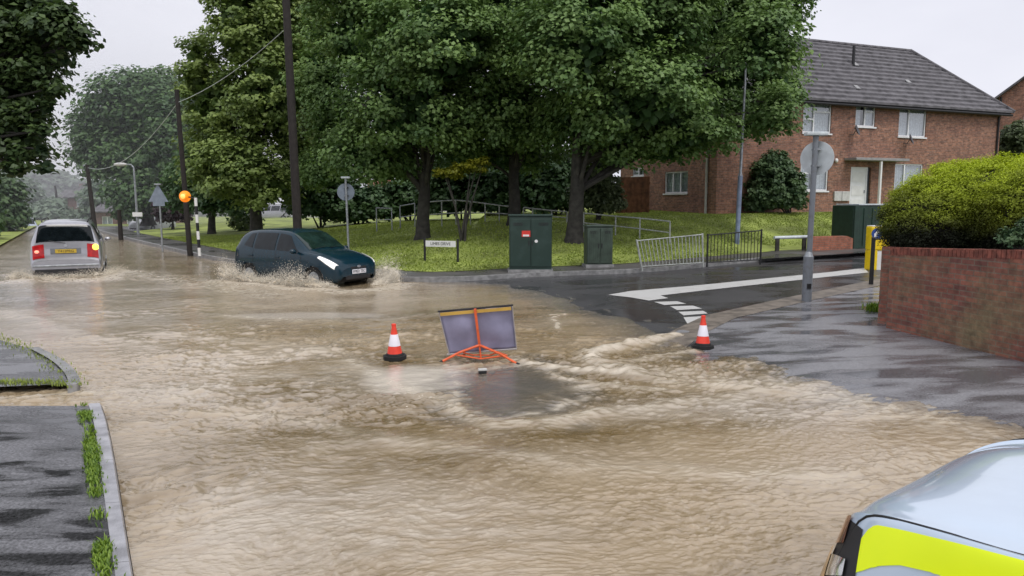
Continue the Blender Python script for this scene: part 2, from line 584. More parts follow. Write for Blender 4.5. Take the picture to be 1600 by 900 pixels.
def np_mesh(name, V, Fq, m, parent=None, attrs=None, smooth=False):
    """V (n,3), Fq (k,3|4) numpy arrays"""
    me = bpy.data.meshes.new(name)
    n, k, w = len(V), len(Fq), Fq.shape[1]
    me.vertices.add(n)
    me.vertices.foreach_set('co', np.ascontiguousarray(V, dtype=np.float32).ravel())
    me.loops.add(k * w)
    me.loops.foreach_set('vertex_index', np.ascontiguousarray(Fq, dtype=np.int32).ravel())
    me.polygons.add(k)
    me.polygons.foreach_set('loop_start', np.arange(0, k * w, w, dtype=np.int32))
    me.polygons.foreach_set('loop_total', np.full(k, w, dtype=np.int32))
    if smooth:
        me.polygons.foreach_set('use_smooth', np.ones(k, dtype=bool))
    me.update(calc_edges=True)
    me.materials.append(m)
    for nm, arr in (attrs or {}).items():
        a = me.attributes.new(nm, 'FLOAT', 'POINT')
        a.data.foreach_set('value', np.ascontiguousarray(arr, dtype=np.float32))
    o = bpy.data.objects.new(name, me)
    col.objects.link(o)
    if parent:
        o.parent = parent
    return o


def tag(o, label=None, cat=None, group=None, kind=None):
    if label:
        o['label'] = label
    if cat:
        o['category'] = cat
    if group:
        o['group'] = group
    if kind:
        o['kind'] = kind
    return o


def thing(name, label, cat, loc=(0, 0, 0), rz=0.0, group=None):
    o = bpy.data.objects.new(name, None)
    o.empty_display_size = 0.2
    col.objects.link(o)
    o.location = loc
    o.rotation_euler = (0, 0, rz)
    return tag(o, label, cat, group)


def copy_tree(o, parent=None):
    c = o.copy()
    col.objects.link(c)
    if parent:
        c.parent = parent
    for ch in list(o.children):
        copy_tree(ch, c)
    return c


def sheet(name, poly, m, zf, step=0.5, kind='structure', parent=None):
    """flat polygon cut into a grid and draped on zf"""
    bm = bmesh.new()
    vs = [bm.verts.new((p[0], p[1], 0)) for p in poly]
    bm.faces.new(vs)
    bmesh.ops.triangulate(bm, faces=bm.faces[:])
    xs = [p[0] for p in poly]
    ys = [p[1] for p in poly]
    for lo, hi, ax in ((min(xs), max(xs), 0), (min(ys), max(ys), 1)):
        t = lo + step
        while t < hi:
            co = (t, 0, 0) if ax == 0 else (0, t, 0)
            no = (1, 0, 0) if ax == 0 else (0, 1, 0)
            bmesh.ops.bisect_plane(bm, geom=bm.verts[:] + bm.edges[:] + bm.faces[:], dist=1e-5, plane_co=co, plane_no=no)
            t += step
    X = np.array([v.co.x for v in bm.verts])
    Y = np.array([v.co.y for v in bm.verts])
    Z = zf(X, Y)
    for v, z in zip(bm.verts, Z):
        v.co.z = z
    bmesh.ops.recalc_face_normals(bm, faces=bm.faces[:])
    me = bpy.data.meshes.new(name)
    bm.to_mesh(me)
    bm.free()
    if me.polygons and sum(p.normal.z for p in me.polygons) < 0:
        me.flip_normals()
    me.materials.append(m)
    me.polygons.foreach_set('use_smooth', [True] * len(me.polygons))
    o = bpy.data.objects.new(name, me)
    col.objects.link(o)
    if parent:
        o.parent = parent
    if kind:
        o['kind'] = kind
    return o


def text_mesh(name, s, size, m, parent, loc, rot, depth=0.002):
    cu = bpy.data.curves.new(name, 'FONT')
    cu.body = s
    cu.size = size
    cu.align_x = 'CENTER'
    cu.align_y = 'CENTER'
    cu.extrude = depth
    t = bpy.data.objects.new(name + '_tmp', cu)
    col.objects.link(t)
    dg = bpy.context.evaluated_depsgraph_get()
    me = bpy.data.meshes.new_from_object(t.evaluated_get(dg))
    bpy.data.objects.remove(t)
    bpy.data.curves.remove(cu)
    me.materials.clear()
    me.materials.append(m)
    o = bpy.data.objects.new(name, me)
    col.objects.link(o)
    o.parent = parent
    o.location = loc
    o.rotation_euler = rot
    return o


# ------------------------------------------------------------------ foliage
def leaves(centers, dirs, size, rs, aspect=0.75, fold=0.25):
    """kite shaped folded leaves: arrays of verts and tris"""
    n = len(centers)
    nrm = dirs / (np.linalg.norm(dirs, axis=1, keepdims=True) + 1e-9)
    rv = rs.randn(n, 3)
    a = np.cross(nrm, rv)
    a /= (np.linalg.norm(a, axis=1, keepdims=True) + 1e-9)
    b = np.cross(nrm, a)
    s = size[:, None]
    p0 = centers - a * s * 0.5
    p2 = centers + a * s * 0.5
    p1 = centers + b * s * 0.5 * aspect + nrm * s * fold * 0.5 - a * s * 0.08
    p3 = centers - b * s * 0.5 * aspect + nrm * s * fold * 0.5 - a * s * 0.08
    V = np.stack([p0, p1, p2, p3], 1).reshape(-1, 3)
    base = np.arange(n)[:, None] * 4
    T = np.concatenate([base + np.array([[0, 1, 2]]), base + np.array([[0, 2, 3]])], 0)
    return V, T


def crown(name, lobes, n_cl, per, leaf, m, parent, seed, cr=(0.35, 0.6), fill=0.15, tmul=1.0, tadd=0.0, zlo=-0.75, aspect=0.75, outer=0.62,
          height_tint=None):
    rs = np.random.RandomState(seed)
    L = np.array(lobes, float)
    w = (L[:, 3] * L[:, 4] * L[:, 5]) ** (2 / 3)
    w /= w.sum()
    cs, ds, rads = [], [], []
    while len(cs) < n_cl:
        i = rs.choice(len(L), p=w)
        d = rs.randn(3)
        d /= np.linalg.norm(d)
        if d[2] < zlo:
            continue
        r = outer + (1.04 - outer) * rs.rand() ** 0.6
        c = L[i, :3] + d * L[i, 3:6] * r
        q = ((c[None] - L[:, :3]) / L[:, 3:6])
        q = np.sqrt((q * q).sum(1))
        q[i] = 9
        if q.min() < outer * 0.95:
            continue
        cs.append(c)
        ds.append(d)
    cs = np.array(cs)
    ds = np.array(ds)
    crr = rs.uniform(cr[0], cr[1], n_cl)
    ct = rs.rand(n_cl)
    idx = np.repeat(np.arange(n_cl), per)
    N = len(idx)
    off = rs.randn(N, 3)
    off /= np.linalg.norm(off, axis=1, keepdims=True)
    off *= (rs.rand(N, 1) ** 0.5)
    off[:, 2] *= 0.55
    pos = cs[idx] + off * crr[idx, None]
    dr = ds[idx] * 0.4 + off * 0.5 + np.array([0, 0, 0.7]) + rs.randn(N, 3) * 0.36
    sz = leaf * rs.uniform(0.65, 1.3, N)
    tint = 0.45 * ct[idx] + 0.2 * rs.rand(N) + 0.35 * np.clip(0.5 + off[:, 2] * 1.0, 0, 1)  # clump tops lighter: light from above put into the tint
    # interior fill
    nf = int(N * fill)
    i = rs.choice(len(L), nf, p=w)
    d = rs.randn(nf, 3)
    d /= np.linalg.norm(d, axis=1, keepdims=True)
    fp = L[i, :3] + d * L[i, 3:6] * (rs.rand(nf, 1) ** 0.4) * outer
    pos = np.concatenate([pos, fp])
    dr = np.concatenate([dr, rs.randn(nf, 3)])
    sz = np.concatenate([sz, leaf * 2.2 * rs.uniform(0.7, 1.3, nf)])
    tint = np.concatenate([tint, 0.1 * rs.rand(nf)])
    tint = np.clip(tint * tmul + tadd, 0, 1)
    if height_tint is not None:
        tint = np.clip(height_tint(pos, tint, dr, rs), 0, 1)
    V, T = leaves(pos, dr, sz, rs, aspect)
    tv = np.repeat(tint, 4)
    return np_mesh(name, V, T, m, parent, {'tint': tv}, smooth=False)


def trunk_mesh(mb, base, top, r0, r1, seed, lean=0.15, flare=1.5, limbs=(), segs=7):
    rr = random.Random(seed)
    base, top = Vector(base), Vector(top)
    pts, rad = [], []
    for i in range(segs + 1):
        t = i / segs
        p = base.lerp(top, t)
        if 0 < i:
            p = p + Vector((rr.uniform(-1, 1), rr.uniform(-1, 1), 0)) * lean * t
        pts.append(p)
        rad.append((r0 + (r1 - r0) * t) * (flare if i == 0 else 1.0))
    pts.insert(1, base.lerp(top, 0.05))
    rad.insert(1, r0 * 1.08)
    mb.tube(pts, rad, 12)
    for t0, tgt, r in limbs:
        k = t0 * segs
        a = pts[min(len(pts) - 1, int(k) + 1)]
        tgt = Vector(tgt)
        mid = a.lerp(tgt, 0.5) + Vector((rr.uniform(-.3, .3), rr.uniform(-.3, .3), 0.35 * (tgt - a).length * 0.25))
        q1 = a.lerp(mid, 0.5) + Vector((rr.uniform(-.1, .1), rr.uniform(-.1, .1), 0.05))
        mb.tube([a, q1, mid, tgt], [r, r * 0.8, r * 0.55, r * 0.15], 8)
    return mb


def tree(name, label, base, lobes, m, seed, trunk_r, n_cl, per, leaf, group=None, cat='tree', trunk_top=None, bark='bark', **kw):
    """lobes given in world coordinates"""
    base = Vector(base)
    t = thing(name, label, cat, base, 0, group)
    L = [(a - base.x, b - base.y, c - base.z, d, e, f) for a, b, c, d, e, f in lobes]
    crown('crown', L, n_cl, per, leaf, m, t, seed, **kw)
    mb = MB()
    zt_ = max(l[2] for l in L)
    top = trunk_top - base if trunk_top is not None else Vector((sum(l[0] for l in L) / len(L) * 0.6, sum(l[1] for l in L) / len(L) * 0.6, zt_ * 0.85))
    rr = random.Random(seed)
    lim = []
    for l in L:
        lim.append((rr.uniform(0.35, 0.75), (l[0] + rr.uniform(-.3, .3) * l[3], l[1], l[2] + 0.2 * l[5]), trunk_r * 0.45))
        lim.append((rr.uniform(0.35, 0.7), (l[0] + rr.uniform(-.7, .7) * l[3], l[1] + rr.uniform(-.7, .7) * l[4], l[2] - 0.3 * l[5]), trunk_r * 0.3))
    trunk_mesh(mb, (0, 0, -0.15), top, trunk_r, trunk_r * 0.35, seed, limbs=lim)
    mb.build('trunk', M[bark], t, smooth=True)
    return t


def bush(name, label, base, lobes, m, seed, n_cl, per, leaf, group=None, cat='shrub', **kw):
    base = Vector(base)
    t = thing(name, label, cat, base, 0, group)
    L = [(a - base.x, b - base.y, c - base.z, d, e, f) for a, b, c, d, e, f in lobes]
    crown('foliage', L, n_cl, per, leaf, m, t, seed, **kw)
    mb = MB()
    rr = random.Random(seed)
    for k in range(5):
        l = L[k % len(L)]
        mb.tube([(rr.uniform(-.1, .1), rr.uniform(-.1, .1), -0.1), (l[0] * 0.5, l[1] * 0.5, l[2] * 0.5), (l[0] + rr.uniform(-.4, .4) * l[3], l[1] + rr.uniform(-.4, .4) * l[4], l[2])], [0.05, 0.035, 0.012], 6)
    mb.build('stem', M['bark'], t)
    return t


def blades(name, pts, h, m, seed, kind='stuff', label=None, cat=None, spread=0.5, w=0.012, parent=None):
    """pts (n,3) base points, each a single bent blade (2 tris)"""
    rs = np.random.RandomState(seed)
    n = len(pts)
    hh = h * rs.uniform(0.5, 1.3, n)
    an = rs.rand(n) * 2 * PI
    dx, dy = np.cos(an), np.sin(an)
    ln = rs.uniform(0.1, spread, n) * hh
    an2 = rs.rand(n) * 2 * PI
    ww = w * rs.uniform(0.6, 1.4, n)
    sx, sy = -dy * ww, dx * ww
    b = pts
    p0 = b + np.stack([-sx, -sy, 0 * hh], 1)
    p1 = b + np.stack([sx, sy, 0 * hh], 1)
    md = b + np.stack([dx * ln * 0.35, dy * ln * 0.35, hh * 0.62], 1)
    p2 = md + np.stack([sx, sy, 0 * hh], 1) * 0.8
    p3 = md - np.stack([sx, sy, 0 * hh], 1) * 0.8
    p4 = b + np.stack([dx * ln, dy * ln, hh], 1)
    V = np.stack([p0, p1, p2, p3, p4], 1).reshape(-1, 3)
    bs = np.arange(n)[:, None] * 5
    T = np.concatenate([bs + np.array([[0, 1, 2]]), bs + np.array([[0, 2, 3]]), bs + np.array([[3, 2, 4]])], 0)
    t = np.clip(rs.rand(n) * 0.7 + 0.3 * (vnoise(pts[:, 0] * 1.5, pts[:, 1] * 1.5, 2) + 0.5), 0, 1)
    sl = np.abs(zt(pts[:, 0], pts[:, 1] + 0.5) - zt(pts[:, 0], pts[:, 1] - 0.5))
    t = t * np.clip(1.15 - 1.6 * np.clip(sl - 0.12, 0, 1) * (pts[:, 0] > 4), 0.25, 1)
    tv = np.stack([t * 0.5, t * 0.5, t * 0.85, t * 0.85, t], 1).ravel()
    o = np_mesh(name, V, T, m, parent, {'tint': tv})
    if kind:
        tag(o, label, cat, None, kind)
    return o

# ================================================================== WORLD
w = bpy.data.worlds.new('World')
scene.world = w
w.use_nodes = True
N, L = w.node_tree.nodes, w.node_tree.links
bg = N['Background']
sky = N.new('ShaderNodeTexSky')
sky.sky_type = 'NISHITA'
sky.sun_disc = False
SUN_EL, SUN_AZ = R(58), R(150)
sky.sun_elevation = SUN_EL
sky.sun_rotation = SUN_AZ
sky.air_density = 2.0
sky.dust_density = 6.0
hs = N.new('ShaderNodeHueSaturation')
hs.inputs['Saturation'].default_value = 0.12
L.new(sky.outputs['Color'], hs.inputs['Color'])
tc = N.new('ShaderNodeTexCoord')
nz = N.new('ShaderNodeTexNoise')
nz.inputs['Scale'].default_value = 2.2
nz.inputs['Detail'].default_value = 5
mp = N.new('ShaderNodeMapping')
mp.inputs['Scale'].default_value = (1, 1, 2.5)
L.new(tc.outputs['Generated'], mp.inputs['Vector'])
L.new(mp.outputs['Vector'], nz.inputs['Vector'])
cr = N.new('ShaderNodeValToRGB')
cr.color_ramp.elements[0].position = 0.3
cr.color_ramp.elements[0].color = (6.0, 6.1, 6.9, 1)
cr.color_ramp.elements[1].position = 0.75
cr.color_ramp.elements[1].color = (7.6, 7.65, 8.4, 1)
L.new(nz.outputs['Fac'], cr.inputs['Fac'])
mx = N.new('ShaderNodeMix')
mx.data_type = 'RGBA'
mx.inputs['Factor'].default_value = 0.85
L.new(hs.outputs['Color'], mx.inputs['A'])
L.new(cr.outputs['Color'], mx.inputs['B'])
L.new(mx.outputs['Result'], bg.inputs['Color'])
bg.inputs['Strength'].default_value = 0.138
sd = bpy.data.lights.new('sun', 'SUN')
sd.energy = 1.5
sd.angle = R(20)
sd.color = (1, 0.96, 0.9)
so = bpy.data.objects.new('sun', sd)
col.objects.link(so)
# sky rotation is clockwise from +Y
sdir = Vector((math.sin(SUN_AZ) * math.cos(SUN_EL), math.cos(SUN_AZ) * math.cos(SUN_EL), math.sin(SUN_EL)))
so.rotation_euler = sdir.to_track_quat('Z', 'Y').to_euler()

scene.view_settings.view_transform = 'Standard'
scene.view_settings.look = 'None'
scene.view_settings.exposure = 0
scene.cycles.max_bounces = 6
scene.cycles.diffuse_bounces = 2
scene.cycles.glossy_bounces = 3
scene.cycles.transmission_bounces = 3
scene.cycles.transparent_max_bounces = 12
scene.cycles.caustics_reflective = False
scene.cycles.caustics_refractive = False

# ================================================================== GROUND, ROAD, WATER
gm = MB()
for k in ():
    pass
gpts = [(600 * math.cos(2 * PI * k / 48), 600 * math.sin(2 * PI * k / 48), -0.45) for k in range(48)]
gm.add(gpts, [tuple(range(48))])
tag(gm.build('ground', M['soil']), kind='structure')

# road and junction sheet
nx, ny = 300, 300
gx = np.linspace(-52, 34, nx)
gy = 1.0 + 70 * np.linspace(0, 1, ny) ** 1.6
X, Y = np.meshgrid(gx, gy)
Z = z_road(X, Y)
V = np.stack([X, Y, Z], -1).reshape(-1, 3)


def grid_faces(ny, nx):
    i = (np.arange(ny - 1)[:, None] * nx + np.arange(nx - 1)[None]).ravel()
    return np.stack([i, i + 1, i + nx + 1, i + nx], 1)


tag(np_mesh('road', V, grid_faces(ny, nx), M['asphalt'], smooth=True), kind='structure')

# ---- flood water: a graded grid with modelled waves
nx, ny = 1200, 1150
sx = np.linspace(-0.98, 0.95, nx)
t = np.linspace(0, 1, ny)
yy = 1.0 / (1 / 2.3 + (1 / 90 - 1 / 2.3) * t ** 0.82)
X = sx[None, :] * yy[:, None]
Y = np.repeat(yy[:, None], nx, 1)
X = X - 0.0
# warp so ripples are not on a lattice
wx = X + 0.35 * vnoise(X * 0.8, Y * 0.8, 11) + 0.1 * vnoise(X * 3, Y * 3, 12)
wy = Y + 0.35 * vnoise(X * 0.8, Y * 0.8, 13) + 0.1 * vnoise(X * 3, Y * 3, 14)
ca, sa = math.cos(R(-14)), math.sin(R(-14))
rx, ry = wx * ca - wy * sa, wx * sa + wy * ca
shore = shore_d(X, Y)
# calm near the camera and where the water is thin, choppy mid junction
chop = 0.55 + 1.1 * np.exp(-(((X + 0.2) / 4.5) ** 2 + ((Y - 9.0) / 4.0) ** 2)) + 0.5 * np.clip(vnoise(X * 0.35, Y * 0.35, 21), -0.4, 0.5)
chop = chop * (1 - 0.75 * sstep(-0.9, 0.2, shore))
chop = chop * np.clip(0.85 + 2.2 * vnoise(rx * 0.45, ry * 1.0, 77), 0.3, 1.4)


def ridge(n):
    return 0.5 - np.abs(n) * 2.0


def peaky(n):
    q = np.clip(n + 0.5, 0, 1)
    return q * q * 1.6 - 0.5


far_f = 1 - sstep(8, 18, Y)
h = 0.020 * vnoise(rx * 0.7, ry * 1.5, 1)
h += 0.008 * peaky(vnoise(rx * 1.7, ry * 3.0, 2)) * chop
h += 0.0115 * peaky(vnoise(rx * 4.3 + 3, ry * 7.0, 3)) * chop
h += 0.0090 * peaky(vnoise(rx * 10.5, ry * 18.0, 4)) * chop
h += 0.0064 * peaky(vnoise(rx * 21, ry * 37, 5)) * (0.35 + 0.65 * chop) * far_f
h += 0.0022 * vnoise(rx * 42, ry * 70, 7) * far_f
h += 0.0010 * vnoise(rx * 55, ry * 90, 9) * (1 - sstep(5, 10, Y))
h -= 0.012
foam = np.zeros_like(X)
milk_sheen = np.zeros_like(X)  # pale silt, plus sky sheen put into the water colour


def streak(px, width, amp, f, noise=0.6, hh=0.0):
    """current line: raised lip with foam on it"""
    global h, foam
    d = pdist(X + 0.18 * vnoise(X * 1.6, Y * 1.6, 31), Y + 0.18 * vnoise(X * 1.6, Y * 1.6, 32), pl(px))
    g = np.exp(-(d / width) ** 2)
    h = h + g * amp
    foam = np.maximum(foam, g * f * np.clip(1 - noise + noise * (0.75 + 1.6 * vnoise(rx * 6, ry * 14, 33) + 1.4 * vnoise(rx * 14, ry * 30, 34)), 0, 1.2))


# flow ridge from the drain beside the right cone, spilling left and down
streak([(1058, 524), (1000, 534), (930, 548), (915, 560), (950, 578), (1000, 585)], 0.17, 0.06, 0.8)
streak([(1000, 575), (1080, 590), (1180, 600), (1290, 612), (1400, 640), (1500, 660)], 0.45, 0.01, 0.42)
streak([(960, 600), (860, 610), (920, 600)], 0.12, 0.008, 0.5)
streak([(870, 590), (960, 602), (1040, 610)], 0.1, 0.02, 0.6)
streak([(715, 640), (770, 662), (850, 655), (930, 640)], 0.14, 0.025, 0.65)
streak([(540, 560), (590, 585), (650, 610), (710, 635)], 0.16, 0.012, 0.55)
streak([(805, 560), (850, 570), (900, 578), (980, 588)], 0.11, 0.03, 0.8)
streak([(1085, 548), (1010, 556), (960, 566), (985, 590), (1060, 600), (1180, 612)], 0.12, 0.03, 0.5)
streak([(1290, 596), (1240, 604), (1150, 622), (1040, 632), (930, 640), (840, 662)], 0.16, 0.02, 0.4)
streak([(500, 690), (640, 690), (800, 706), (960, 730), (1150, 742), (1320, 740)], 0.2, 0.014, 0.32)
streak([(330, 640), (480, 655), (620, 690)], 0.16, 0.012, 0.3)
streak([(770, 600), (830, 606), (900, 626)], 0.05, 0.006, 0.5)
streak([(855, 492), (880, 490), (858, 498), (872, 512)], 0.06, 0.01, 0.7)
streak([(360, 492), (480, 500), (600, 500), (690, 490)], 0.3, 0.012, 0.45)
streak([(300, 470), (420, 478), (560, 470), (660, 466)], 0.5, 0.012, 0.38)
streak([(250, 520), (330, 528), (420, 535), (500, 548)], 0.25, 0.012, 0.35)
# water pouring across the pavement gap on the left
streak([(0, 622), (60, 618), (120, 610), (180, 612)], 0.1, 0.008, 0.5)
streak([(0, 480), (60, 500), (140, 525), (240, 540)], 0.25, 0.02, 0.3, 0.9)
# wakes of the two cars
streak([(330, 440), (400, 446), (470, 452), (540, 456), (610, 452), (625, 444)], 0.5, 0.04, 0.8, 0.5)
streak([(20, 440), (60, 436), (110, 438), (170, 436), (190, 425)], 0.6, 0.04, 0.75, 0.5)
streak([(185, 425), (300, 440), (420, 462)], 1.0, 0.02, 0.5, 0.6)
# pale silt-laden shallow by the left cone
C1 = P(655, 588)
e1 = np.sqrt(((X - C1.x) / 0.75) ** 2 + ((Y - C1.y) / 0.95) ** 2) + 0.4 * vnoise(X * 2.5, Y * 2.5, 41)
milk_sheen = np.maximum(milk_sheen, 1 - sstep(0.55, 1.15, e1))
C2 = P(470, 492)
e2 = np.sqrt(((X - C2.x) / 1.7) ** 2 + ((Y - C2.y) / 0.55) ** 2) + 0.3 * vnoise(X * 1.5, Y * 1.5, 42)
milk_sheen = np.maximum(milk_sheen, 0.75 * (1 - sstep(0.6, 1.1, e2)))
milk_sheen = np.maximum(milk_sheen, 0.3 * sstep(17, 34, Y))  # far water paler: sky reflection and foam put into the colour
milk_sheen = np.maximum(milk_sheen, np.clip(0.12 * (1 - sstep(4.5, 8.0, Y)) + 0.30 * vnoise(rx * 0.5, ry * 1.2, 61), 0, 0.3))
pale = np.zeros_like(X)  # paler blobs; on the left, sky sheen put into the water colour
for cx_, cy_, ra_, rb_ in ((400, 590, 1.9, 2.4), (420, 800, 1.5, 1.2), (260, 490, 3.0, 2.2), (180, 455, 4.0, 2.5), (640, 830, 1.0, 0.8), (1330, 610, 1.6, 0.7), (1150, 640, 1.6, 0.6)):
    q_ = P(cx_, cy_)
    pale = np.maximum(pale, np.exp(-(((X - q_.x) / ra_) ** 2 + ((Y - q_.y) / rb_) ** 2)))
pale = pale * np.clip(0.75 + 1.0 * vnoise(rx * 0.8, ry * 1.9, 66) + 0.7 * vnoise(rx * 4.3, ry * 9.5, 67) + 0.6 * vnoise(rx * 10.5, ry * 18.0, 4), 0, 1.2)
milk_sheen = np.maximum(milk_sheen, 0.48 * pale)
# general foam flecks on the crests
crest = vnoise(rx * 4.3 + 3, ry * 7.0, 3) * 0.3 + vnoise(rx * 10.5, ry * 18.0, 4) * 0.5 + vnoise(rx * 21, ry * 37, 5) * 0.8 + vnoise(rx * 42, ry * 70, 7) * 0.3
fine = vnoise(rx * 21, ry * 37, 5) * 0.35 + vnoise(rx * 42, ry * 70, 7) * 0.6 + vnoise(rx * 55, ry * 90, 9) * 0.6
nearf = 1 - sstep(5.0, 8.5, Y)
fl = np.clip((crest - 0.2) * 5, 0, 1) * (1 - nearf) + nearf * 0.8 * np.clip((fine - 0.13) * 4, 0, 1) * np.clip(vnoise(rx * 0.9, ry * 1.4, 44) * 3 + 0.55, 0, 1)
foam = np.maximum(foam, 0.28 * fl)
calm = 1 - sstep(0.55, 1.15, e1)
h = h * (1 - 0.7 * calm)
hx0 = np.sqrt(((X - HUMPC.x) / 0.72) ** 2 + ((Y - HUMPC.y) / 1.15) ** 2) + 0.45 * vnoise(X * 2.2, Y * 2.2, 8)
thin = 1 - sstep(0.6, 1.05, hx0)
h = h * (1 - 0.88 * thin) + 0.002 * thin
foam = foam * (1 - 0.85 * thin)
foam = np.maximum(foam, 0.55 * np.exp(-((hx0 - 1.02) / 0.09) ** 2) * np.clip(0.6 + 2 * vnoise(X * 5, Y * 5, 71), 0, 1))
zr = z_road(X, Y)
depth = h - zr
# hold thin water to the road surface
hw = np.where(depth < 0.004, zr - 0.05 * np.clip(0.004 - depth, 0, 0.3) - 0.004, h)
# tan silt patches
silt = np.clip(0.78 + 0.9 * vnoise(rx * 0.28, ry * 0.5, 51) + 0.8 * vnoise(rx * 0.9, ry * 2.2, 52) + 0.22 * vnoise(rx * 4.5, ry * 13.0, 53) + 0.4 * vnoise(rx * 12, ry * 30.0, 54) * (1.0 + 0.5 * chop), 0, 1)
brown = np.exp(-(((X + 1.2) / 2.6) ** 2 + ((Y - 7.6) / 2.2) ** 2)) + np.exp(-(((X - 1.6) / 2.4) ** 2 + ((Y - 8.2) / 1.0) ** 2)) * 0.8 \
    + np.exp(-(((X + 7.8) / 2.0) ** 2 + ((Y - 12.5) / 1.5) ** 2)) * 0.7 + np.exp(-(((X + 1.5) / 3.5) ** 2 + ((Y - 14.2) / 1.0) ** 2)) * 0.6 \
    + np.exp(-(((X - 2.6) / 0.8) ** 2 + ((Y - 10.3) / 0.5) ** 2)) * 0.8
silt = np.clip(silt - 0.62 * np.clip(brown, 0, 1) * np.clip(0.9 + 1.2 * vnoise(rx * 1.2, ry * 3.0, 57), 0.3, 1.3), 0, 1)
V = np.stack([X, Y, hw], -1).reshape(-1, 3)
Fq = grid_faces(ny, nx)
kd = kerb_d(X, Y).ravel()
keep = (kd[Fq] < 0.12).all(1) & (depth.ravel()[Fq] > -0.05).any(1)
Fq = Fq[keep]

wm = bpy.data.materials.new('flood_water')
wm.use_nodes = True
N, L = nodes(wm)
b = N['Principled BSDF']


def attr(nm):
    a = N.new('ShaderNodeAttribute')
    a.attribute_name = nm
    return a.outputs['Fac']


def mixc(fac, A, B):
    m = N.new('ShaderNodeMix')
    m.data_type = 'RGBA'
    L.new(fac, m.inputs['Factor'])
    for k, q in (('A', A), ('B', B)):
        if isinstance(q, tuple):
            m.inputs[k].default_value = (*q, 1)
        else:
            L.new(q, m.inputs[k])
    return m.outputs['Result']


def mrange(val, a, b_, c=0.0, d=1.0):
    m = N.new('ShaderNodeMapRange')
    m.inputs['From Min'].default_value = a
    m.inputs['From Max'].default_value = b_
    m.inputs['To Min'].default_value = c
    m.inputs['To Max'].default_value = d
    L.new(val, m.inputs['Value'])
    return m.outputs['Result']


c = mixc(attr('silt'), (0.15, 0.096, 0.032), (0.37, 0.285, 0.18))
c = mixc(attr('milk_sheen'), c, (0.60, 0.54, 0.46))
c = mixc(mrange(attr('depth'), 0.0, 0.05), (0.12, 0.115, 0.108), c)
c = mixc(attr('foam'), c, (0.62, 0.55, 0.44))
L.new(c, b.inputs['Base Color'])
L.new(mrange(attr('foam'), 0.0, 1.0, 0.05, 0.5), b.inputs['Roughness'])
b.inputs['IOR'].default_value = 1.75
tcw = N.new('ShaderNodeTexCoord')
mpw = N.new('ShaderNodeMapping')
mpw.inputs['Scale'].default_value = (1.0, 2.0, 1.0)
mpw.inputs['Rotation'].default_value = (0, 0, R(-12))
L.new(tcw.outputs['Object'], mpw.inputs['Vector'])
nw = N.new('ShaderNodeTexNoise')
nw.inputs['Scale'].default_value = 38
nw.inputs['Detail'].default_value = 4
nw.inputs['Distortion'].default_value = 0.8
L.new(mpw.outputs['Vector'], nw.inputs['Vector'])
bpw = N.new('ShaderNodeBump')
bpw.inputs['Strength'].default_value = 0.22
bpw.inputs['Distance'].default_value = 0.012
L.new(nw.outputs['Fac'], bpw.inputs['Height'])
L.new(bpw.outputs['Normal'], b.inputs['Normal'])
water = np_mesh('water', V, Fq, wm, None, {'depth': depth.ravel(), 'foam': np.clip(foam, 0, 1).ravel(), 'milk_sheen': milk_sheen.ravel(), 'silt': silt.ravel()}, smooth=True)
tag(water, kind='structure')

# ---- far kerb and pavement
K0, K1, K2 = KERB, offset(KERB, 0.15), offset(KERB, 1.75)


def strip(name, A, B, m, za, zb, side=True):
    """ribbon between two polylines; side adds the vertical face on A"""
    mb = MB()
    n = len(A)
    vs = [(A[i][0], A[i][1], za[i]) for i in range(n)] + [(B[i][0], B[i][1], zb[i]) for i in range(n)]
    fs = [(i, i + 1, n + i + 1, n + i) for i in range(n - 1)]
    if side:
        vs += [(A[i][0], A[i][1], za[i] - 0.4) for i in range(n)]
        fs += [(2 * n + i, 2 * n + i + 1, i + 1, i) for i in range(n - 1)]
    mb.add(vs, fs)
    return tag(mb.build(name, m), kind='structure')


def dens(line, step=0.6):
    out = []
    for i in range(len(line) - 1):
        a, b_ = line[i], line[i + 1]
        k = max(1, int(np.linalg.norm(b_ - a) / step))
        for j in range(k):
            out.append(a + (b_ - a) * j / k)
    out.append(line[-1])
    return np.array(out)


def smooth_line(line, it=2):
    for _ in range(it):
        q = [line[0]]
        for i in range(len(line) - 1):
            q.append(line[i] * 0.75 + line[i + 1] * 0.25)
            q.append(line[i] * 0.25 + line[i + 1] * 0.75)
        q.append(line[-1])
        line = np.array(q)
    return line


KS = dens(smooth_line(KERB), 0.5)
k_in = offset(KS, 0.14)
k_out = offset(KS, 1.8)
zl = lambda A: z_land(A[:, 0], A[:, 1])
strip('kerb', KS, k_in, M['concrete'], zl(KS) + 0.115, zl(k_in) + 0.118)
strip('pavement', k_in, k_out, M['pave_far'], zl(k_in) + 0.114, zl(k_out) + 0.108, side=False)

# ---- grass bank
gb = offset(KS, 1.6)
poly = [tuple(p) for p in gb] + [(60, 60), (60, 110), (-75, 110)]
sheet('lawn', poly, M['grass'], lambda a, b_: zt(a, b_) + 0.004 + 0.05 * vnoise(a * 0.9, b_ * 0.9, 3) * np.clip(kerb_d(a, b_) - 1.7, 0, 1), 0.6)
# path along the foot of the bank on the right
pp = [PR(x_, y_, 0.13) for x_, y_ in ((1185, 405), (1205, 392), (1270, 389), (1345, 389), (1450, 386), (1650, 376), (1650, 383), (1420, 391), (1300, 398))]
sheet('path', [(p.x, p.y) for p in pp], M['pave_far'], lambda a, b_: zt(a, b_) + 0.02, 0.8)
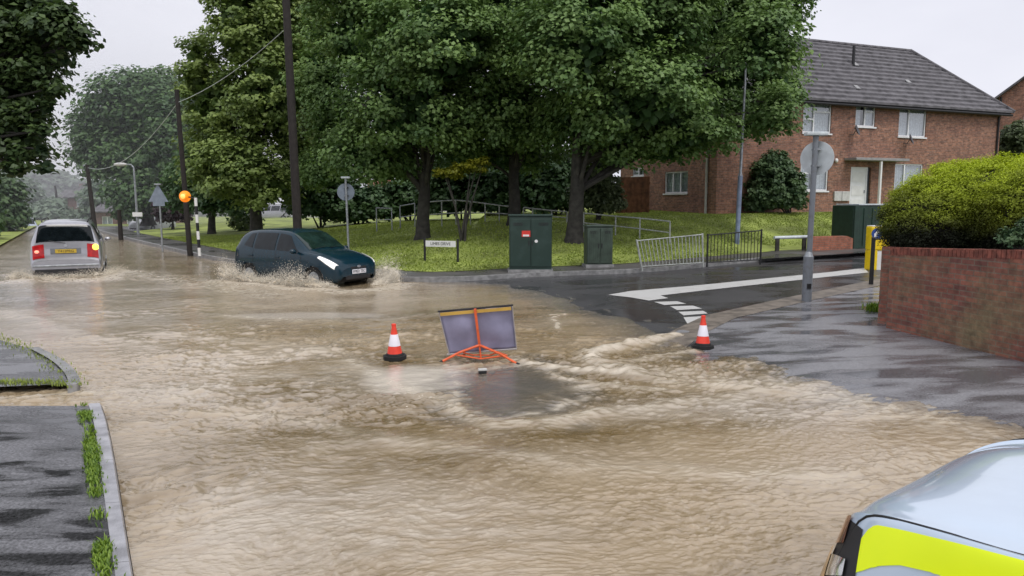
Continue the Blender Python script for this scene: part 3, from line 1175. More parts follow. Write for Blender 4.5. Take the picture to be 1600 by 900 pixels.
# grass blades on the bank
rs = np.random.RandomState(5)
n = 130000
yy_ = rs.uniform(18, 42, n * 2)
xx_ = rs.uniform(-22, 20, n * 2)
kd_ = kerb_d(xx_, yy_)
ok = (kd_ > 1.62) & (rs.rand(n * 2) < np.clip(1.6 - (kd_ - 1.6) / 9, 0.25, 1)) & ~((xx_ > 8.0) & (kd_ < 2.7)) & (np.abs(xx_ / yy_) < 0.75)
xx_, yy_ = xx_[ok][:n], yy_[ok][:n]
pts = np.stack([xx_, yy_, zt(xx_, yy_)], 1)
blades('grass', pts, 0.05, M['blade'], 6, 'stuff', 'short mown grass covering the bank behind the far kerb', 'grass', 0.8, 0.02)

# ---- right corner pavement (dips under the flood on its left edge)
pk = [(1000, 545), (1040, 523), (1106, 496), (1232, 468), (1300, 454), (1362, 441), (1420, 432), (1600, 405)]
kl = np.array([[PR(a, b_).x, PR(a, b_).y] for a, b_ in pk])
poly = [tuple(p) for p in kl] + [(22, 24), (22, 2.5), (4.8, 2.5)]
sheet('corner_pavement', poly, M['pave_right'], lambda a, b_: z_road(a, b_) + 0.012 + 0.03 * np.clip(shore_d(a, b_), 0, 1), 0.3)
kd2 = dens(kl, 0.25)
kk = offset(kd2, -0.55)
zc = lambda A, dz: z_road(A[:, 0], A[:, 1]) + dz + 0.03 * np.clip(shore_d(A[:, 0], A[:, 1]), 0, 1)
strip('kerb', offset(kd2, 0.03), kk, M['sandy'], zc(kd2, 0.014), zc(kk, 0.018))

# ---- painted road markings
def road_poly(name, px, m, dz=0.006):
    pts = [PR(a, b_) for a, b_ in px]
    return sheet(name, [(p.x, p.y) for p in pts], m, lambda a, b_: z_road(a, b_) + dz, 0.25)


road_poly('road_marking', [(950, 461), (985, 455), (1080, 447), (1200, 435), (1300, 425), (1350, 419), (1357, 426), (1300, 432), (1200, 443), (1100, 454), (1032, 462),
                           (1044, 466), (1014, 470), (985, 465)], M['line_white'])
for q in ([(1022, 472), (1058, 471), (1072, 475), (1038, 477)], [(1047, 479), (1083, 478), (1097, 482.5), (1058, 485)],
          [(1060, 487.5), (1099, 486), (1106, 490), (1068, 493)], [(1068, 496), (1104, 494), (1108, 498), (1074, 506)]):
    road_poly('road_marking', q, M['line_white'])

# ---- near-left pavement, its kerb, the gap and the far piece
def poly_block(name, px, z, m, kind='structure', step=0.4, side=0.35):
    pts = [P(a, b_, z) for a, b_ in px]
    o = sheet(name, [(p.x, p.y) for p in pts], m, lambda a, b_: z + 0.006 * vnoise(a * 1.7, b_ * 1.7, 9), step, kind)
    return o


ZP = 0.10
poly_block('pavement', [(139, 634), (155, 700), (164, 770), (174, 840), (185, 905), (240, 1300), (-1500, 1300), (-900, 640), (-300, 634)], ZP, M['pave_left'], step=0.25)
ka = np.array([[P(a, b_, ZP).x, P(a, b_, ZP).y] for a, b_ in ((158, 631), (168, 660), (180, 722), (192, 800), (205, 880), (222, 980), (260, 1250))])
kb = np.array([[P(a, b_, ZP).x, P(a, b_, ZP).y] for a, b_ in ((138, 632), (147, 660), (156, 722), (166, 800), (177, 880), (192, 980), (230, 1250))])
ka, kb = dens(smooth_line(ka), 0.2), dens(smooth_line(kb), 0.2)
# individual kerbstones laid end to end with joints
mbk = MB()
def resample(line, k):
    d = np.concatenate([[0], np.cumsum(np.linalg.norm(np.diff(line, axis=0), axis=1))])
    tt = np.linspace(0, d[-1], k)
    return np.stack([np.interp(tt, d, line[:, 0]), np.interp(tt, d, line[:, 1])], 1)


nk = 8 * 6 + 1
RA, RB = resample(ka, nk), resample(kb, nk)
for i in range(nk - 1):
    a0, a1, b0, b1 = RA[i], RA[i + 1], RB[i], RB[i + 1]
    if i % 8 == 0:
        a0, b0 = a0 + (a1 - a0) * 0.06, b0 + (b1 - b0) * 0.06
    zt0 = ZP + 0.012
    ins0, ins1 = a0 + (b0 - a0) * 0.12, a1 + (b1 - a1) * 0.12
    vs = [(b0[0], b0[1], zt0), (ins0[0], ins0[1], zt0), (a0[0], a0[1], zt0 - 0.022), (a0[0], a0[1], -0.3), (b0[0], b0[1], -0.3),
          (b1[0], b1[1], zt0), (ins1[0], ins1[1], zt0), (a1[0], a1[1], zt0 - 0.022), (a1[0], a1[1], -0.3), (b1[0], b1[1], -0.3)]
    mbk.add(vs, [(0, 1, 6, 5), (1, 2, 7, 6), (2, 3, 8, 7), (0, 5, 9, 4), (0, 4, 3, 2, 1), (5, 6, 7, 8, 9)])
tag(mbk.build('kerb', M['kerb_wet']), kind='structure')
kf = offset(RA, -0.004) if (offset(RA, -0.004)[10] - RA[10]) @ np.array([1.0, 0.3]) > 0 else offset(RA, 0.004)
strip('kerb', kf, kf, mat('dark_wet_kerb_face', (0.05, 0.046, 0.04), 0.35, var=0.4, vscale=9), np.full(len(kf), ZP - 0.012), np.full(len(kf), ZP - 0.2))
# weeds along the kerb joint
rs = np.random.RandomState(12)
cl = []
RBd = resample(kb, 400)
for i in range(400):
    y0 = RBd[i][1]
    dn = 0.45 + 0.8 * vnoise(np.array([y0 * 4.3]), np.array([0.3]), 4)[0] + 0.5 * vnoise(np.array([y0 * 13.0]), np.array([0.3]), 5)[0]
    k = int(38 * max(0, dn - 0.28))
    if i < 4:
        k = 2
    for _ in range(k):
        g = rs.randn(2) * np.array([0.028, 0.028])
        cl.append((RBd[i][0] - 0.055 + g[0], y0 + g[1], ZP + 0.003))
blades('grass', np.array(cl), 0.035, M['weed'], 8, 'stuff', 'bright green weeds growing in the joint behind the left kerb', 'weeds', 1.0, 0.006)

# piece of pavement beyond the gap
FP = [(0, 531), (48, 545), (92, 566), (112, 584), (122, 599), (0, 604), (-400, 615), (-700, 560), (-250, 520)]
poly_block('pavement', FP, 0.07, M['pave_left'], step=0.3)
fk = np.array([[P(a, b_, 0.075).x, P(a, b_, 0.075).y] for a, b_ in ((60, 543), (98, 562), (120, 582), (128, 600), (105, 603))])
fk = dens(smooth_line(fk), 0.15)
strip('kerb', fk, offset(fk, -0.12), M['concrete'], np.full(len(fk), 0.085), np.full(len(fk), 0.09))
rs = np.random.RandomState(13)
cl = []
for seg, dn, sp in (([(-60, 598), (20, 597), (80, 598), (124, 600)], 700, 0.06), ([(-60, 512), (0, 530), (40, 546), (72, 559), (92, 572), (108, 592)], 600, 0.08)):
    ln = resample(pl(seg, 0.07), 200)
    for _ in range(dn):
        i = rs.randint(200)
        g = rs.randn(2) * sp
        cl.append((ln[i][0] + g[0], ln[i][1] + g[1], 0.06))
blades('grass', np.array(cl), 0.04, M['blade'], 9, 'stuff', 'wet grass tufts edging the far piece of left pavement', 'grass', 0.5, 0.006)

# left verge in the distance
vl = [(-700, 470), (-300, 440), (-120, 410), (0, 384), (22, 372), (40, 362), (60, 352), (70, 345)]
vv = [P(a, b_, 0.05) for a, b_ in vl]
sheet('verge', [(p.x, p.y) for p in vv] + [(-150, 130), (-150, 15)], M['grass'], lambda a, b_: 0.08 + 0 * a, 3.0)

# ================================================================== VEHICLES
def catmull(p0, p1, p2, p3, t):
    return 0.5 * ((2 * p1) + (-p0 + p2) * t + (2 * p0 - 5 * p1 + 4 * p2 - p3) * t * t + (-p0 + 3 * p1 - 3 * p2 + p3) * t ** 3)


class Body:
    """lofted car shell. stations: x, z_sill, w, z_belt, w_belt, z_top, w_top (nose first, x decreasing)"""

    def __init__(self, st, crownz=0.03):
        self.xs = [s[0] for s in st]
        self.S = []
        for x, zs, w_, zb, wb, zt2, wt in st:
            zb = min(zb, zt2 - 0.03)
            zm = zs + 0.55 * (zb - zs)
            sec = [(w_ - 0.07, zs), (w_ - 0.012, zs + 0.16 * (zb - zs)), (w_, zm), (wb, zb),
                   (wb + (wt - wb) * 0.42, zb + (zt2 - zb) * 0.5), (wt, zt2 - 0.012 - 0.06 * (zt2 - zb)), (wt * 0.72, zt2 + crownz * 0.6), (0, zt2 + crownz)]
            self.S.append([Vector((x, -a, b_)) for a, b_ in sec])      # right hand side (y negative)

    def at(self, u, v, side=1):
        """u: station index (float), v: 0..7 ; side 1 right, -1 left"""
        n = len(self.S)
        i = max(0, min(n - 2, int(u)))
        t = u - i
        j = max(0, min(6, int(v)))
        q = v - j
        rows = []
        for a in (i - 1, i, i + 1, i + 2):
            a = max(0, min(n - 1, a))
            s = self.S[a]
            pts = []
            for k in (j - 1, j, j + 1, j + 2):
                if k < 0:
                    pts.append(s[0] * 2 - s[1])
                elif k > 7:
                    p = s[6].copy()
                    p.y = -p.y
                    pts.append(p)
                else:
                    pts.append(s[k])
            rows.append(catmull(*pts, q))
        p = catmull(*rows, t)
        if j == 6 and q >= 1:
            p.y = 0
        p = Vector((p.x, p.y * side, p.z))
        return p

    def u(self, x):
        for i in range(len(self.xs) - 1):
            if self.xs[i] >= x >= self.xs[i + 1]:
                return i + (self.xs[i] - x) / (self.xs[i] - self.xs[i + 1])
        return 0 if x > self.xs[0] else len(self.xs) - 1.0

    def nrm(self, u, v, side):
        e = 0.02
        u0, u1 = max(0, u - e), min(len(self.S) - 1, u + e)
        v0, v1 = max(0, v - e), min(7, v + e)
        a = self.at(u1, v, side) - self.at(u0, v, side)
        b_ = self.at(u, v1, side) - self.at(u, v0, side)
        n_ = a.cross(b_)
        if n_.length < 1e-9:
            return Vector((0, 0, 1))
        n_.normalize()
        p = self.at(u, v, side)
        if n_.dot(p - Vector((p.x * 0.8 - 0.4, 0, 0.55))) < 0:
            n_ = -n_
        return n_

    def shell(self, arches=(), ra=0.33, nu=6, nv=5):
        mb = MB()
        n = len(self.S)
        for side in (1, -1):
            o = len(mb.v)
            NU, NV = (n - 1) * nu + 1, 7 * nv + 1
            for i in range(NU):
                for j in range(NV):
                    mb.v.append(tuple(self.at(min(i / nu, n - 1.0001), min(j / nv, 6.99999 if j < NV - 1 else 7), side)))
            for i in range(NU - 1):
                for j in range(NV - 1):
                    q = (o + i * NV + j, o + i * NV + j + 1, o + (i + 1) * NV + j + 1, o + (i + 1) * NV + j)
                    c = sum((Vector(mb.v[k]) for k in q), Vector()) / 4
                    if any((c.x - ax) ** 2 + (c.z - az) ** 2 < ra * ra and abs(c.y) > 0.5 for ax, az in arches):
                        continue
                    mb.f.append(q if side == -1 else tuple(reversed(q)))
            # end caps
        for i, fl in ((0, False), (n - 1, True)):
            s = self.S[i]
            ring = [Vector(p) for p in s] + [Vector((p.x, -p.y, p.z)) for p in reversed(s[:-1])]
            mb.add(ring, [tuple(range(len(ring))) if fl else tuple(reversed(range(len(ring))))])
        # floor
        zf = min(p.z for s in self.S for p in s[:1])
        return mb

    def patch(self, corners, side=1, off=0.006, nu=8, nv=6, both=False):
        """corners: four (x, v) in order a,b (low edge), c,d (high edge: c above b)"""
        mb = MB()
        (xa, va), (xb, vb), (xc, vc), (xd, vd) = corners
        o = 0
        for i in range(nu + 1):
            for j in range(nv + 1):
                s, t = i / nu, j / nv
                x = (xa * (1 - s) + xb * s) * (1 - t) + (xd * (1 - s) + xc * s) * t
                v = (va * (1 - s) + vb * s) * (1 - t) + (vd * (1 - s) + vc * s) * t
                u = self.u(x)
                p = self.at(min(u, len(self.S) - 1.0001), min(v, 6.99999), side)
                mb.v.append(tuple(p + self.nrm(u, v, side) * off))
        for i in range(nu):
            for j in range(nv):
                a = i * (nv + 1) + j
                mb.f.append((a, a + 1, a + nv + 2, a + nv + 1))
        return mb

    def centre_patch(self, x_lo, x_hi, v_lo, off=0.006, nu=10, v_hi=None):
        """patch across the centre line (windscreens)"""
        mb = MB()
        cols = [(v_lo + (7 - v_lo) * k / 6, 1) for k in range(7)] + [(7 - (7 - v_lo) * k / 6, -1) for k in range(1, 7)]
        vh = v_hi if v_hi is not None else v_lo
        for i in range(nu + 1):
            x = x_lo + (x_hi - x_lo) * i / nu
            u = min(self.u(x), len(self.S) - 1.0001)
            vl = v_lo + (vh - v_lo) * i / nu
            for k in range(13):
                side = 1 if k <= 6 else -1
                f = k / 6 if k <= 6 else (12 - k) / 6
                v = min(vl + (7 - vl) * f, 6.99999)
                mb.v.append(tuple(self.at(u, v, side) + self.nrm(u, v, side) * off))
        for i in range(nu):
            for k in range(12):
                a = i * 13 + k
                mb.f.append((a, a + 1, a + 14, a + 13))
        return mb


def wheel(root, c, r=0.31, wd=0.2, side=1, rim_m='steel'):
    """tyre with a rim child"""
    mb = MB()
    prof = [(r * 0.62, -wd / 2), (r * 0.92, -wd / 2), (r, -wd / 2 + 0.03), (r, wd / 2 - 0.03), (r * 0.92, wd / 2), (r * 0.62, wd / 2)]
    mb.lathe(prof, (0, 0, 0), 28, (0, 1, 0))
    t_ = mb.build('wheel', M['rubber'], root, smooth=True)
    t_.location = c
    m2 = MB()
    yo = -side * (wd / 2 - 0.01)
    m2.lathe([(r * 0.64, -0.012), (r * 0.64, 0.012), (r * 0.55, 0.018)], (0, yo, 0), 28, (0, -side, 0))
    for k in range(5):
        a = 2 * PI * k / 5
        m2.box((math.cos(a) * r * 0.3, yo - side * 0.02, math.sin(a) * r * 0.3), (r * 0.6, 0.03, 0.07), Matrix.Rotation(-a, 3, 'Y'))
    m2.build('rim', M[rim_m], t_, smooth=False)
    return t_


def side_windows(bd, root, groups, m='car_glass'):
    for side in (1, -1):
        for cs in groups:
            bd.patch(cs, side, 0.007).build('window', M[m], root, smooth=True)


def mirror(root, x, y, z, side, m):
    mb = MB()
    mb.blob((x, side * -(y + 0.1), z), (0.07, 0.1, 0.065), 12, 1, 0.02)
    mb.tube([(x - 0.0, side * -y, z - 0.05), (x, side * -(y + 0.08), z - 0.02)], 0.02, 8)
    return mb.build('wing_mirror', m, root, smooth=True)


# ---- dark teal hatchback
def teal_hatch():
    c0 = thing('hatchback_car', 'dark teal hatchback with lit headlights driving through the flood', 'car', (0, 0, 0))
    st = [(0.0, 0.36, 0.60, 0.50, 0.58, 0.56, 0.48), (-0.05, 0.27, 0.70, 0.60, 0.68, 0.66, 0.56), (-0.16, 0.22, 0.775, 0.68, 0.755, 0.755, 0.62),
          (-0.35, 0.21, 0.82, 0.75, 0.80, 0.845, 0.64), (-0.65, 0.2, 0.84, 0.83, 0.815, 0.925, 0.66), (-0.98, 0.2, 0.84, 0.885, 0.82, 0.985, 0.67),
          (-1.15, 0.2, 0.84, 0.90, 0.82, 1.07, 0.66), (-1.45, 0.2, 0.84, 0.90, 0.82, 1.27, 0.63), (-1.75, 0.2, 0.84, 0.90, 0.82, 1.425, 0.61),
          (-2.1, 0.2, 0.84, 0.905, 0.82, 1.48, 0.605), (-2.6, 0.2, 0.84, 0.915, 0.82, 1.49, 0.605), (-3.1, 0.2, 0.84, 0.93, 0.815, 1.475, 0.60),
          (-3.45, 0.22, 0.83, 0.95, 0.80, 1.43, 0.59), (-3.68, 0.26, 0.81, 0.97, 0.775, 1.30, 0.60), (-3.82, 0.3, 0.77, 0.95, 0.73, 1.02, 0.6), (-3.92, 0.36, 0.70, 0.72, 0.66, 0.78, 0.56)]
    bd = Body(st, 0.03)
    arches = ((-0.76, 0.29), (-3.2, 0.29))
    bd.shell(arches, 0.335, 8, 5).build('body', M['teal_car'], c0, smooth=True)
    mb = MB()
    mb.box((-1.95, 0, 0.24), (3.3, 1.3, 0.1))
    for ax, az in arches:
        for s in (1, -1):
            mb.lathe([(0.345, -0.12), (0.345, 0.12)], (ax, s * 0.68, az), 24, (0, 1, 0))
    mb.build('underbody', M['black'], c0)
    bd.centre_patch(-1.06, -1.70, 5.15, 0.008, v_hi=5.35).build('windscreen', mat('windscreen_glass', (0.012, 0.028, 0.024), 0.05, var=0.4, vscale=3, spec=0.7), c0, smooth=True)
    bd.centre_patch(-3.50, -3.80, 5.3, 0.008).build('rear_window', M['car_glass'], c0, smooth=True)
    side_windows(bd, c0, [[(-1.28, 3.25), (-2.12, 3.25), (-2.12, 4.85), (-1.72, 4.85)], [(-2.2, 3.25), (-2.98, 3.25), (-2.98, 4.85), (-2.2, 4.85)],
                          [(-3.06, 3.3), (-3.42, 3.5), (-3.22, 4.8), (-3.06, 4.8)]])
    for s in (1, -1):
        h_ = bd.patch([(-0.12, 2.45), (-0.62, 3.05), (-0.60, 4.0), (-0.07, 4.0)], s, 0.012).build('headlight', M['headlight'], c0, smooth=True)
        f_ = MB().lathe([(0.055, 0), (0.06, 0.012), (0.02, 0.02)], (0, 0, 0), 16, (1, 0, 0)).build('fog_lamp', M['fog'], c0)
        f_.location = (-0.145, -s * 0.62, 0.37)
        f_.rotation_euler = (0, 0, -s * 0.7)
        mirror(c0, -1.35, 0.84, 0.98, s, M['teal_car'])
        for x, z in ((-1.72, 0.8), (-2.75, 0.82)):
            MB().box((x - 0.35, -s * 0.845, z), (0.17, 0.03, 0.03)).build('door_handle', M['teal_car'], c0, bevel=0.008)
        for xs_ in (-1.22, -2.16, -3.02):
            sm = MB()
            for k in range(8):
                v0, v1 = 0.4 + 2.8 * k / 8, 0.4 + 2.8 * (k + 1) / 8
                if abs(xs_ + 3.02) < 0.01 and v0 < 1.9:
                    continue
                ps = []
                for v_, dx in ((v0, 0), (v1, 0), (v1, 0.012), (v0, 0.012)):
                    u_ = bd.u(xs_ + dx)
                    ps.append(bd.at(u_, v_, s) + bd.nrm(u_, v_, s) * 0.003)
                sm.add(ps, [(0, 1, 2, 3)])
            sm.build('door_seam', M['black'], c0)
    MB().box((-0.02, 0, 0.565), (0.05, 0.56, 0.07)).build('grille', M['black_plastic'], c0, bevel=0.015)
    MB().box((-0.025, 0, 0.33), (0.06, 0.9, 0.12)).build('lower_grille', M['black_plastic'], c0, bevel=0.02)
    bdg = MB().lathe([(0.05, 0), (0.05, 0.012)], (0, 0, 0), 20, (1, 0, 0)).build('badge', M['chrome'], c0)
    bdg.location = (0.012, 0, 0.60)
    bdg.scale = (1, 1.3, 0.65)
    pl_ = MB().box((0.022, 0, 0.47), (0.015, 0.5, 0.11)).build('number_plate', M['plate_white'], c0, bevel=0.004)
    text_mesh('plate_lettering', 'FM02 TEC', 0.105, M['black'], pl_, (0.031, 0, 0.47), (R(90), 0, R(90)))
    wheel(c0, (-0.76, -0.735, 0.29), 0.29, 0.18, 1)
    wheel(c0, (-0.76, 0.735, 0.29), 0.29, 0.18, -1)
    wheel(c0, (-3.2, -0.735, 0.29), 0.29, 0.18, 1)
    wheel(c0, (-3.2, 0.735, 0.29), 0.29, 0.18, -1)
    wp = MB()
    wp.tube([(-1.03, -0.5, 1.03), (-1.12, 0.0, 1.085)], 0.008, 6)
    wp.tube([(-1.02, 0.05, 1.04), (-1.12, 0.5, 1.065)], 0.008, 6)
    wp.build('wiper', M['black'], c0)
    # seen through the driver's window
    return c0


def mpv_car(name, label, paint, brake=True):
    c0 = thing(name, label, 'car', (0, 0, 0))
    st = [(0.0, 0.40, 0.62, 0.58, 0.6, 0.66, 0.5), (-0.08, 0.3, 0.75, 0.68, 0.73, 0.76, 0.58), (-0.3, 0.24, 0.86, 0.8, 0.83, 0.9, 0.66),
          (-0.75, 0.22, 0.9, 0.92, 0.87, 1.02, 0.7), (-1.0, 0.22, 0.905, 0.96, 0.88, 1.12, 0.7), (-1.5, 0.22, 0.905, 1.0, 0.88, 1.45, 0.65),
          (-1.9, 0.22, 0.905, 1.02, 0.88, 1.63, 0.62), (-2.6, 0.22, 0.905, 1.03, 0.88, 1.70, 0.62), (-3.5, 0.22, 0.905, 1.04, 0.88, 1.70, 0.62),
          (-4.15, 0.23, 0.905, 1.05, 0.87, 1.665, 0.62), (-4.36, 0.24, 0.895, 1.05, 0.855, 1.60, 0.64), (-4.46, 0.25, 0.885, 1.03, 0.84, 1.38, 0.69),
          (-4.535, 0.26, 0.875, 1.0, 0.83, 1.10, 0.73), (-4.575, 0.28, 0.865, 0.84, 0.82, 0.92, 0.74), (-4.60, 0.30, 0.855, 0.66, 0.82, 0.73, 0.75),
          (-4.64, 0.33, 0.84, 0.54, 0.81, 0.60, 0.74)]
    bd = Body(st, 0.025)
    arches = ((-0.9, 0.31), (-3.75, 0.31))
    bd.shell(arches, 0.35, 6, 5).build('body', paint, c0, smooth=True)
    mb = MB()
    mb.box((-2.3, 0, 0.28), (4.0, 1.4, 0.1))
    for ax, az in arches:
        for s in (1, -1):
            mb.lathe([(0.36, -0.12), (0.36, 0.12)], (ax, s * 0.74, az), 24, (0, 1, 0))
    mb.build('underbody', M['black'], c0)
    bd.centre_patch(-1.05, -1.85, 5.15, 0.008).build('windscreen', M['car_glass'], c0, smooth=True)
    bd.centre_patch(-4.375, -4.53, 5.1, 0.010).build('rear_window', M['car_glass'], c0, smooth=True)
    side_windows(bd, c0, [[(-1.3, 3.25), (-2.3, 3.25), (-2.3, 4.85), (-1.8, 4.85)], [(-2.38, 3.25), (-3.3, 3.25), (-3.3, 4.85), (-2.38, 4.85)],
                          [(-3.38, 3.25), (-4.22, 3.3), (-4.12, 4.8), (-3.38, 4.85)]])
    for s in (1, -1):
        # tail lamps wrap round the rear corner between belt and bumper (s = 1 is the right hand side)
        tl = bd.patch([(-4.615, 3.6), (-4.615, 6.05), (-4.545, 6.0), (-4.545, 3.6)], s, 0.02, 4, 10).build('tail_light', M['tail_red'] if brake else M['tail_dull'], c0, smooth=True)
        hot = MB().blob((-4.60, -s * 0.70, 0.86 if s < 0 else 0.90), (0.035, 0.06, 0.045), 12, 2, 0.0)
        if s > 0:
            MB().blob((-4.575, -0.735, 0.955), (0.05, 0.085, 0.095), 16, 2, 0.0).build('indicator', M['indicator'] if brake else M['tail_dull'], tl, smooth=True)
        elif brake:
            hot.build('bulb', M['tail_hot'], tl, smooth=True)
        bd.patch([(-0.12, 2.8), (-0.6, 3.1), (-0.6, 3.8), (-0.1, 3.7)], s, 0.012).build('headlight', M['fog'], c0, smooth=True)
        mirror(c0, -1.45, 0.9, 1.05, s, M['black_plastic'] if s < 0 else paint)
        MB().tube([(-2.0, -s * 0.56, 1.70), (-2.2, -s * 0.58, 1.765), (-4.0, -s * 0.58, 1.74), (-4.2, -s * 0.56, 1.68)], 0.018, 8).build('roof_rail', M['black_plastic'], c0)
    MB().box((-4.655, 0, 0.46), (0.07, 1.62, 0.06)).build('bumper_strip', M['steel'], c0, bevel=0.02)
    MB().box((-4.63, 0, 0.30), (0.05, 1.55, 0.14)).build('bumper_lower', M['black_plastic'], c0, bevel=0.02)
    MB().box((-4.60, 0, 0.87), (0.02, 0.75, 0.17)).build('plate_recess', M['grey_paint'], c0, bevel=0.01)
    pl_ = MB().box((-4.622, 0, 0.865), (0.012, 0.52, 0.11)).build('number_plate', M['plate_yellow'], c0, bevel=0.004)
    text_mesh('plate_lettering', 'Y412PRG', 0.1, M['black'], pl_, (-4.63, 0, 0.865), (R(90), 0, R(-90)))
    bg_ = MB().lathe([(0.045, 0), (0.045, 0.012)], (0, 0, 0), 20, (-1, 0, 0)).build('badge', M['chrome'], c0)
    bg_.location = (-4.575, 0, 1.02)
    wp = MB().tube([(-4.56, 0.0, 1.09), (-4.55, 0.4, 1.16)], 0.008, 6)
    wp.build('wiper', M['black'], c0)
    for ax in (-0.9, -3.75):
        for s in (1, -1):
            wheel(c0, (ax, -s * 0.79, 0.31), 0.31, 0.2, s)
    return c0

hc = teal_hatch()
hc.location = (-3.95, 19.1, -0.11)
hc.rotation_euler = (0, 0, math.atan2(-0.52, 0.85))

gx_ = mpv_car('people_carrier', 'silver people carrier seen from behind with glowing red and amber tail lamps', M['silver_car'])
gp = P(106, 433, 0)
hd = math.atan2(0.89, -0.46)
gx_.location = (gp.x + 4.55 * math.cos(hd), gp.y + 4.55 * math.sin(hd), -0.12)
gx_.rotation_euler = (0, 0, hd)


# ---- police car in the near right corner
def police_car():
    c0 = thing('police_car', 'white police car with fluorescent yellow and blue livery, nose entering at lower right', 'car', (1.86, 3.45, 0.0), math.atan2(0.78, -0.62))
    st = [(0.0, 0.34, 0.66, 0.68, 0.46, 0.745, 0.36), (-0.04, 0.28, 0.76, 0.765, 0.575, 0.81, 0.46), (-0.12, 0.25, 0.84, 0.85, 0.69, 0.88, 0.56),
          (-0.26, 0.23, 0.885, 0.91, 0.775, 0.935, 0.63), (-0.48, 0.22, 0.905, 0.95, 0.83, 0.97, 0.68), (-0.8, 0.22, 0.915, 0.975, 0.865, 0.995, 0.70),
          (-1.25, 0.22, 0.915, 0.99, 0.885, 1.05, 0.70), 
(-1.42, 0.22, 0.915, 1.0, 0.885, 1.16, 0.68), (-1.8, 0.22, 0.915, 1.01, 0.885, 1.40, 0.63), (-2.15, 0.22, 0.915, 1.02, 0.885, 1.54, 0.60),
          (-2.7, 0.22, 0.915, 1.03, 0.885, 1.57, 0.60), (-3.4, 0.22, 0.915, 1.05, 0.88, 1.55, 0.59), (-3.9, 0.24, 0.9, 1.06, 0.85, 1.46, 0.60),
          (-4.15, 0.28, 0.87, 1.04, 0.82, 1.22, 0.66), (-4.28, 0.34, 0.82, 0.85, 0.77, 0.92, 0.66), (-4.34, 0.4, 0.76, 0.62, 0.7, 0.68, 0.6)]
    bd = Body(st, -0.006)
    arches = ((-0.56, 0.34), (-3.45, 0.33))
    bd.shell(arches, 0.385, 10, 6).build('body', M['police_white'], c0, smooth=True)
    mb = MB()
    mb.box((-2.15, 0, 0.28), (3.7, 1.4, 0.1))
    for ax, az in arches:
        for s in (1, -1):
            mb.lathe([(0.385, -0.12), (0.385, 0.12)], (ax, s * 0.75, az), 28, (0, 1, 0))
    mb.build('underbody', M['black'], c0)
    bd.centre_patch(-1.40, -2.10, 5.15, 0.008).build('windscreen', M['car_glass'], c0, smooth=True)
    bd.centre_patch(-3.95, -4.14, 5.2, 0.008).build('rear_window', M['car_glass'], c0, smooth=True)
    side_windows(bd, c0, [[(-1.75, 3.25), (-2.55, 3.25), (-2.55, 4.85), (-2.1, 4.85)], [(-2.63, 3.25), (-3.4, 3.25), (-3.4, 4.85), (-2.63, 4.85)],
                          [(-3.48, 3.25), (-3.95, 3.4), (-3.8, 4.8), (-3.48, 4.85)]])
    for s in (1, -1):
        # bonnet shut line
        sl = MB()
        pts = []
        for k in range(40):
            f = k / 39
            x = -0.115 - 1.25 * f
            v = 3.22 + 1.0 * f - 0.75 * max(0, 1 - f / 0.14) ** 2
            u_ = bd.u(x)
            pts.append(bd.at(u_, v, s) + bd.nrm(u_, v, s) * 0.0005)
        sl.tube(pts, 0.0055, 6)
        sl.build('bonnet_seam', M['black'], c0, smooth=True)
        # bonnet crease
        # livery panel above the wheel arch
        vm, o = MB(), 0
        nxv, nvv = 40, 14
        x0, x1 = -0.17, -0.83
        for i in range(nxv + 1):
            x = x0 + (x1 - x0) * i / nxv
            u_ = bd.u(x)
            vhi = 2.95 + 0.22 * i / nxv - 0.9 * max(0, 1 - i / 6) ** 2
            arch = 0.50 ** 2 - (x + 0.56) ** 2
            zlow = max(0.40, 0.34 + math.sqrt(arch) if arch > 0 else 0.40)
            vlo = vhi
            while vlo > 0.6 and bd.at(u_, vlo, s).z > zlow:
                vlo -= 0.01
            for j in range(nvv + 1):
                v = vlo + (vhi - vlo) * j / nvv
                vm.v.append(tuple(bd.at(u_, v, s) + bd.nrm(u_, v, s) * 0.003))
        for i in range(nxv):
            for j in range(nvv):
                a = i * (nvv + 1) + j
                vm.f.append((a, a + 1, a + nvv + 2, a + nvv + 1))
        vm.build('livery_panel', M['fluoro'], c0, smooth=True)
        for k, (xa, xb) in enumerate(((-0.84, -1.5), (-1.52, -2.1), (-2.12, -2.7), (-2.72, -3.3), (-3.32, -3.9))):
            vlo = 2.35 if k in (0, 4) else 1.5
            q = bd.patch([(xa, vlo), (xb, vlo), (xb, 2.85), (xa, 2.85)], s, 0.003)
            q.build('livery_panel', M['pol_blue'] if k % 2 == 0 else M['fluoro'], c0, smooth=True)
        # head lamp
        hl = bd.patch([(-0.03, 1.6), (-0.25, 1.75), (-0.215, 2.85), (-0.035, 3.1)], s, 0.004, 10, 10).build('headlight', M['black_plastic'], c0, smooth=True)
        bd.patch([(-0.036, 2.62), (-0.135, 2.62), (-0.125, 3.1), (-0.04, 3.2)], s, 0.010, 6, 6).build('lens', mat('painted_reflection_lens', (0.35, 0.17, 0.1), 0.06, 0.7, var=0.7, vscale=16), hl, smooth=True)  # brown reflections put into the lens colour
        bd.patch([(-0.05, 2.18), (-0.185, 2.28), (-0.18, 2.46), (-0.05, 2.48)], s, 0.014, 6, 4).build('daytime_strip', M['chrome'], hl, smooth=True)
        bd.patch([(-0.02, 1.5), (-0.10, 1.55), (-0.085, 2.58), (-0.02, 2.58)], s, 0.016, 4, 8).build('trim', mat('amber_reflecting_trim', (0.75, 0.5, 0.25), 0.12, 0.6, var=0.4, vscale=12), hl, smooth=True)
        mirror(c0, -1.85, 0.92, 1.08, s, M['black_plastic'])
    MB().box((0.005, 0, 0.52), (0.04, 0.95, 0.2)).build('grille', M['black_plastic'], c0, bevel=0.02)
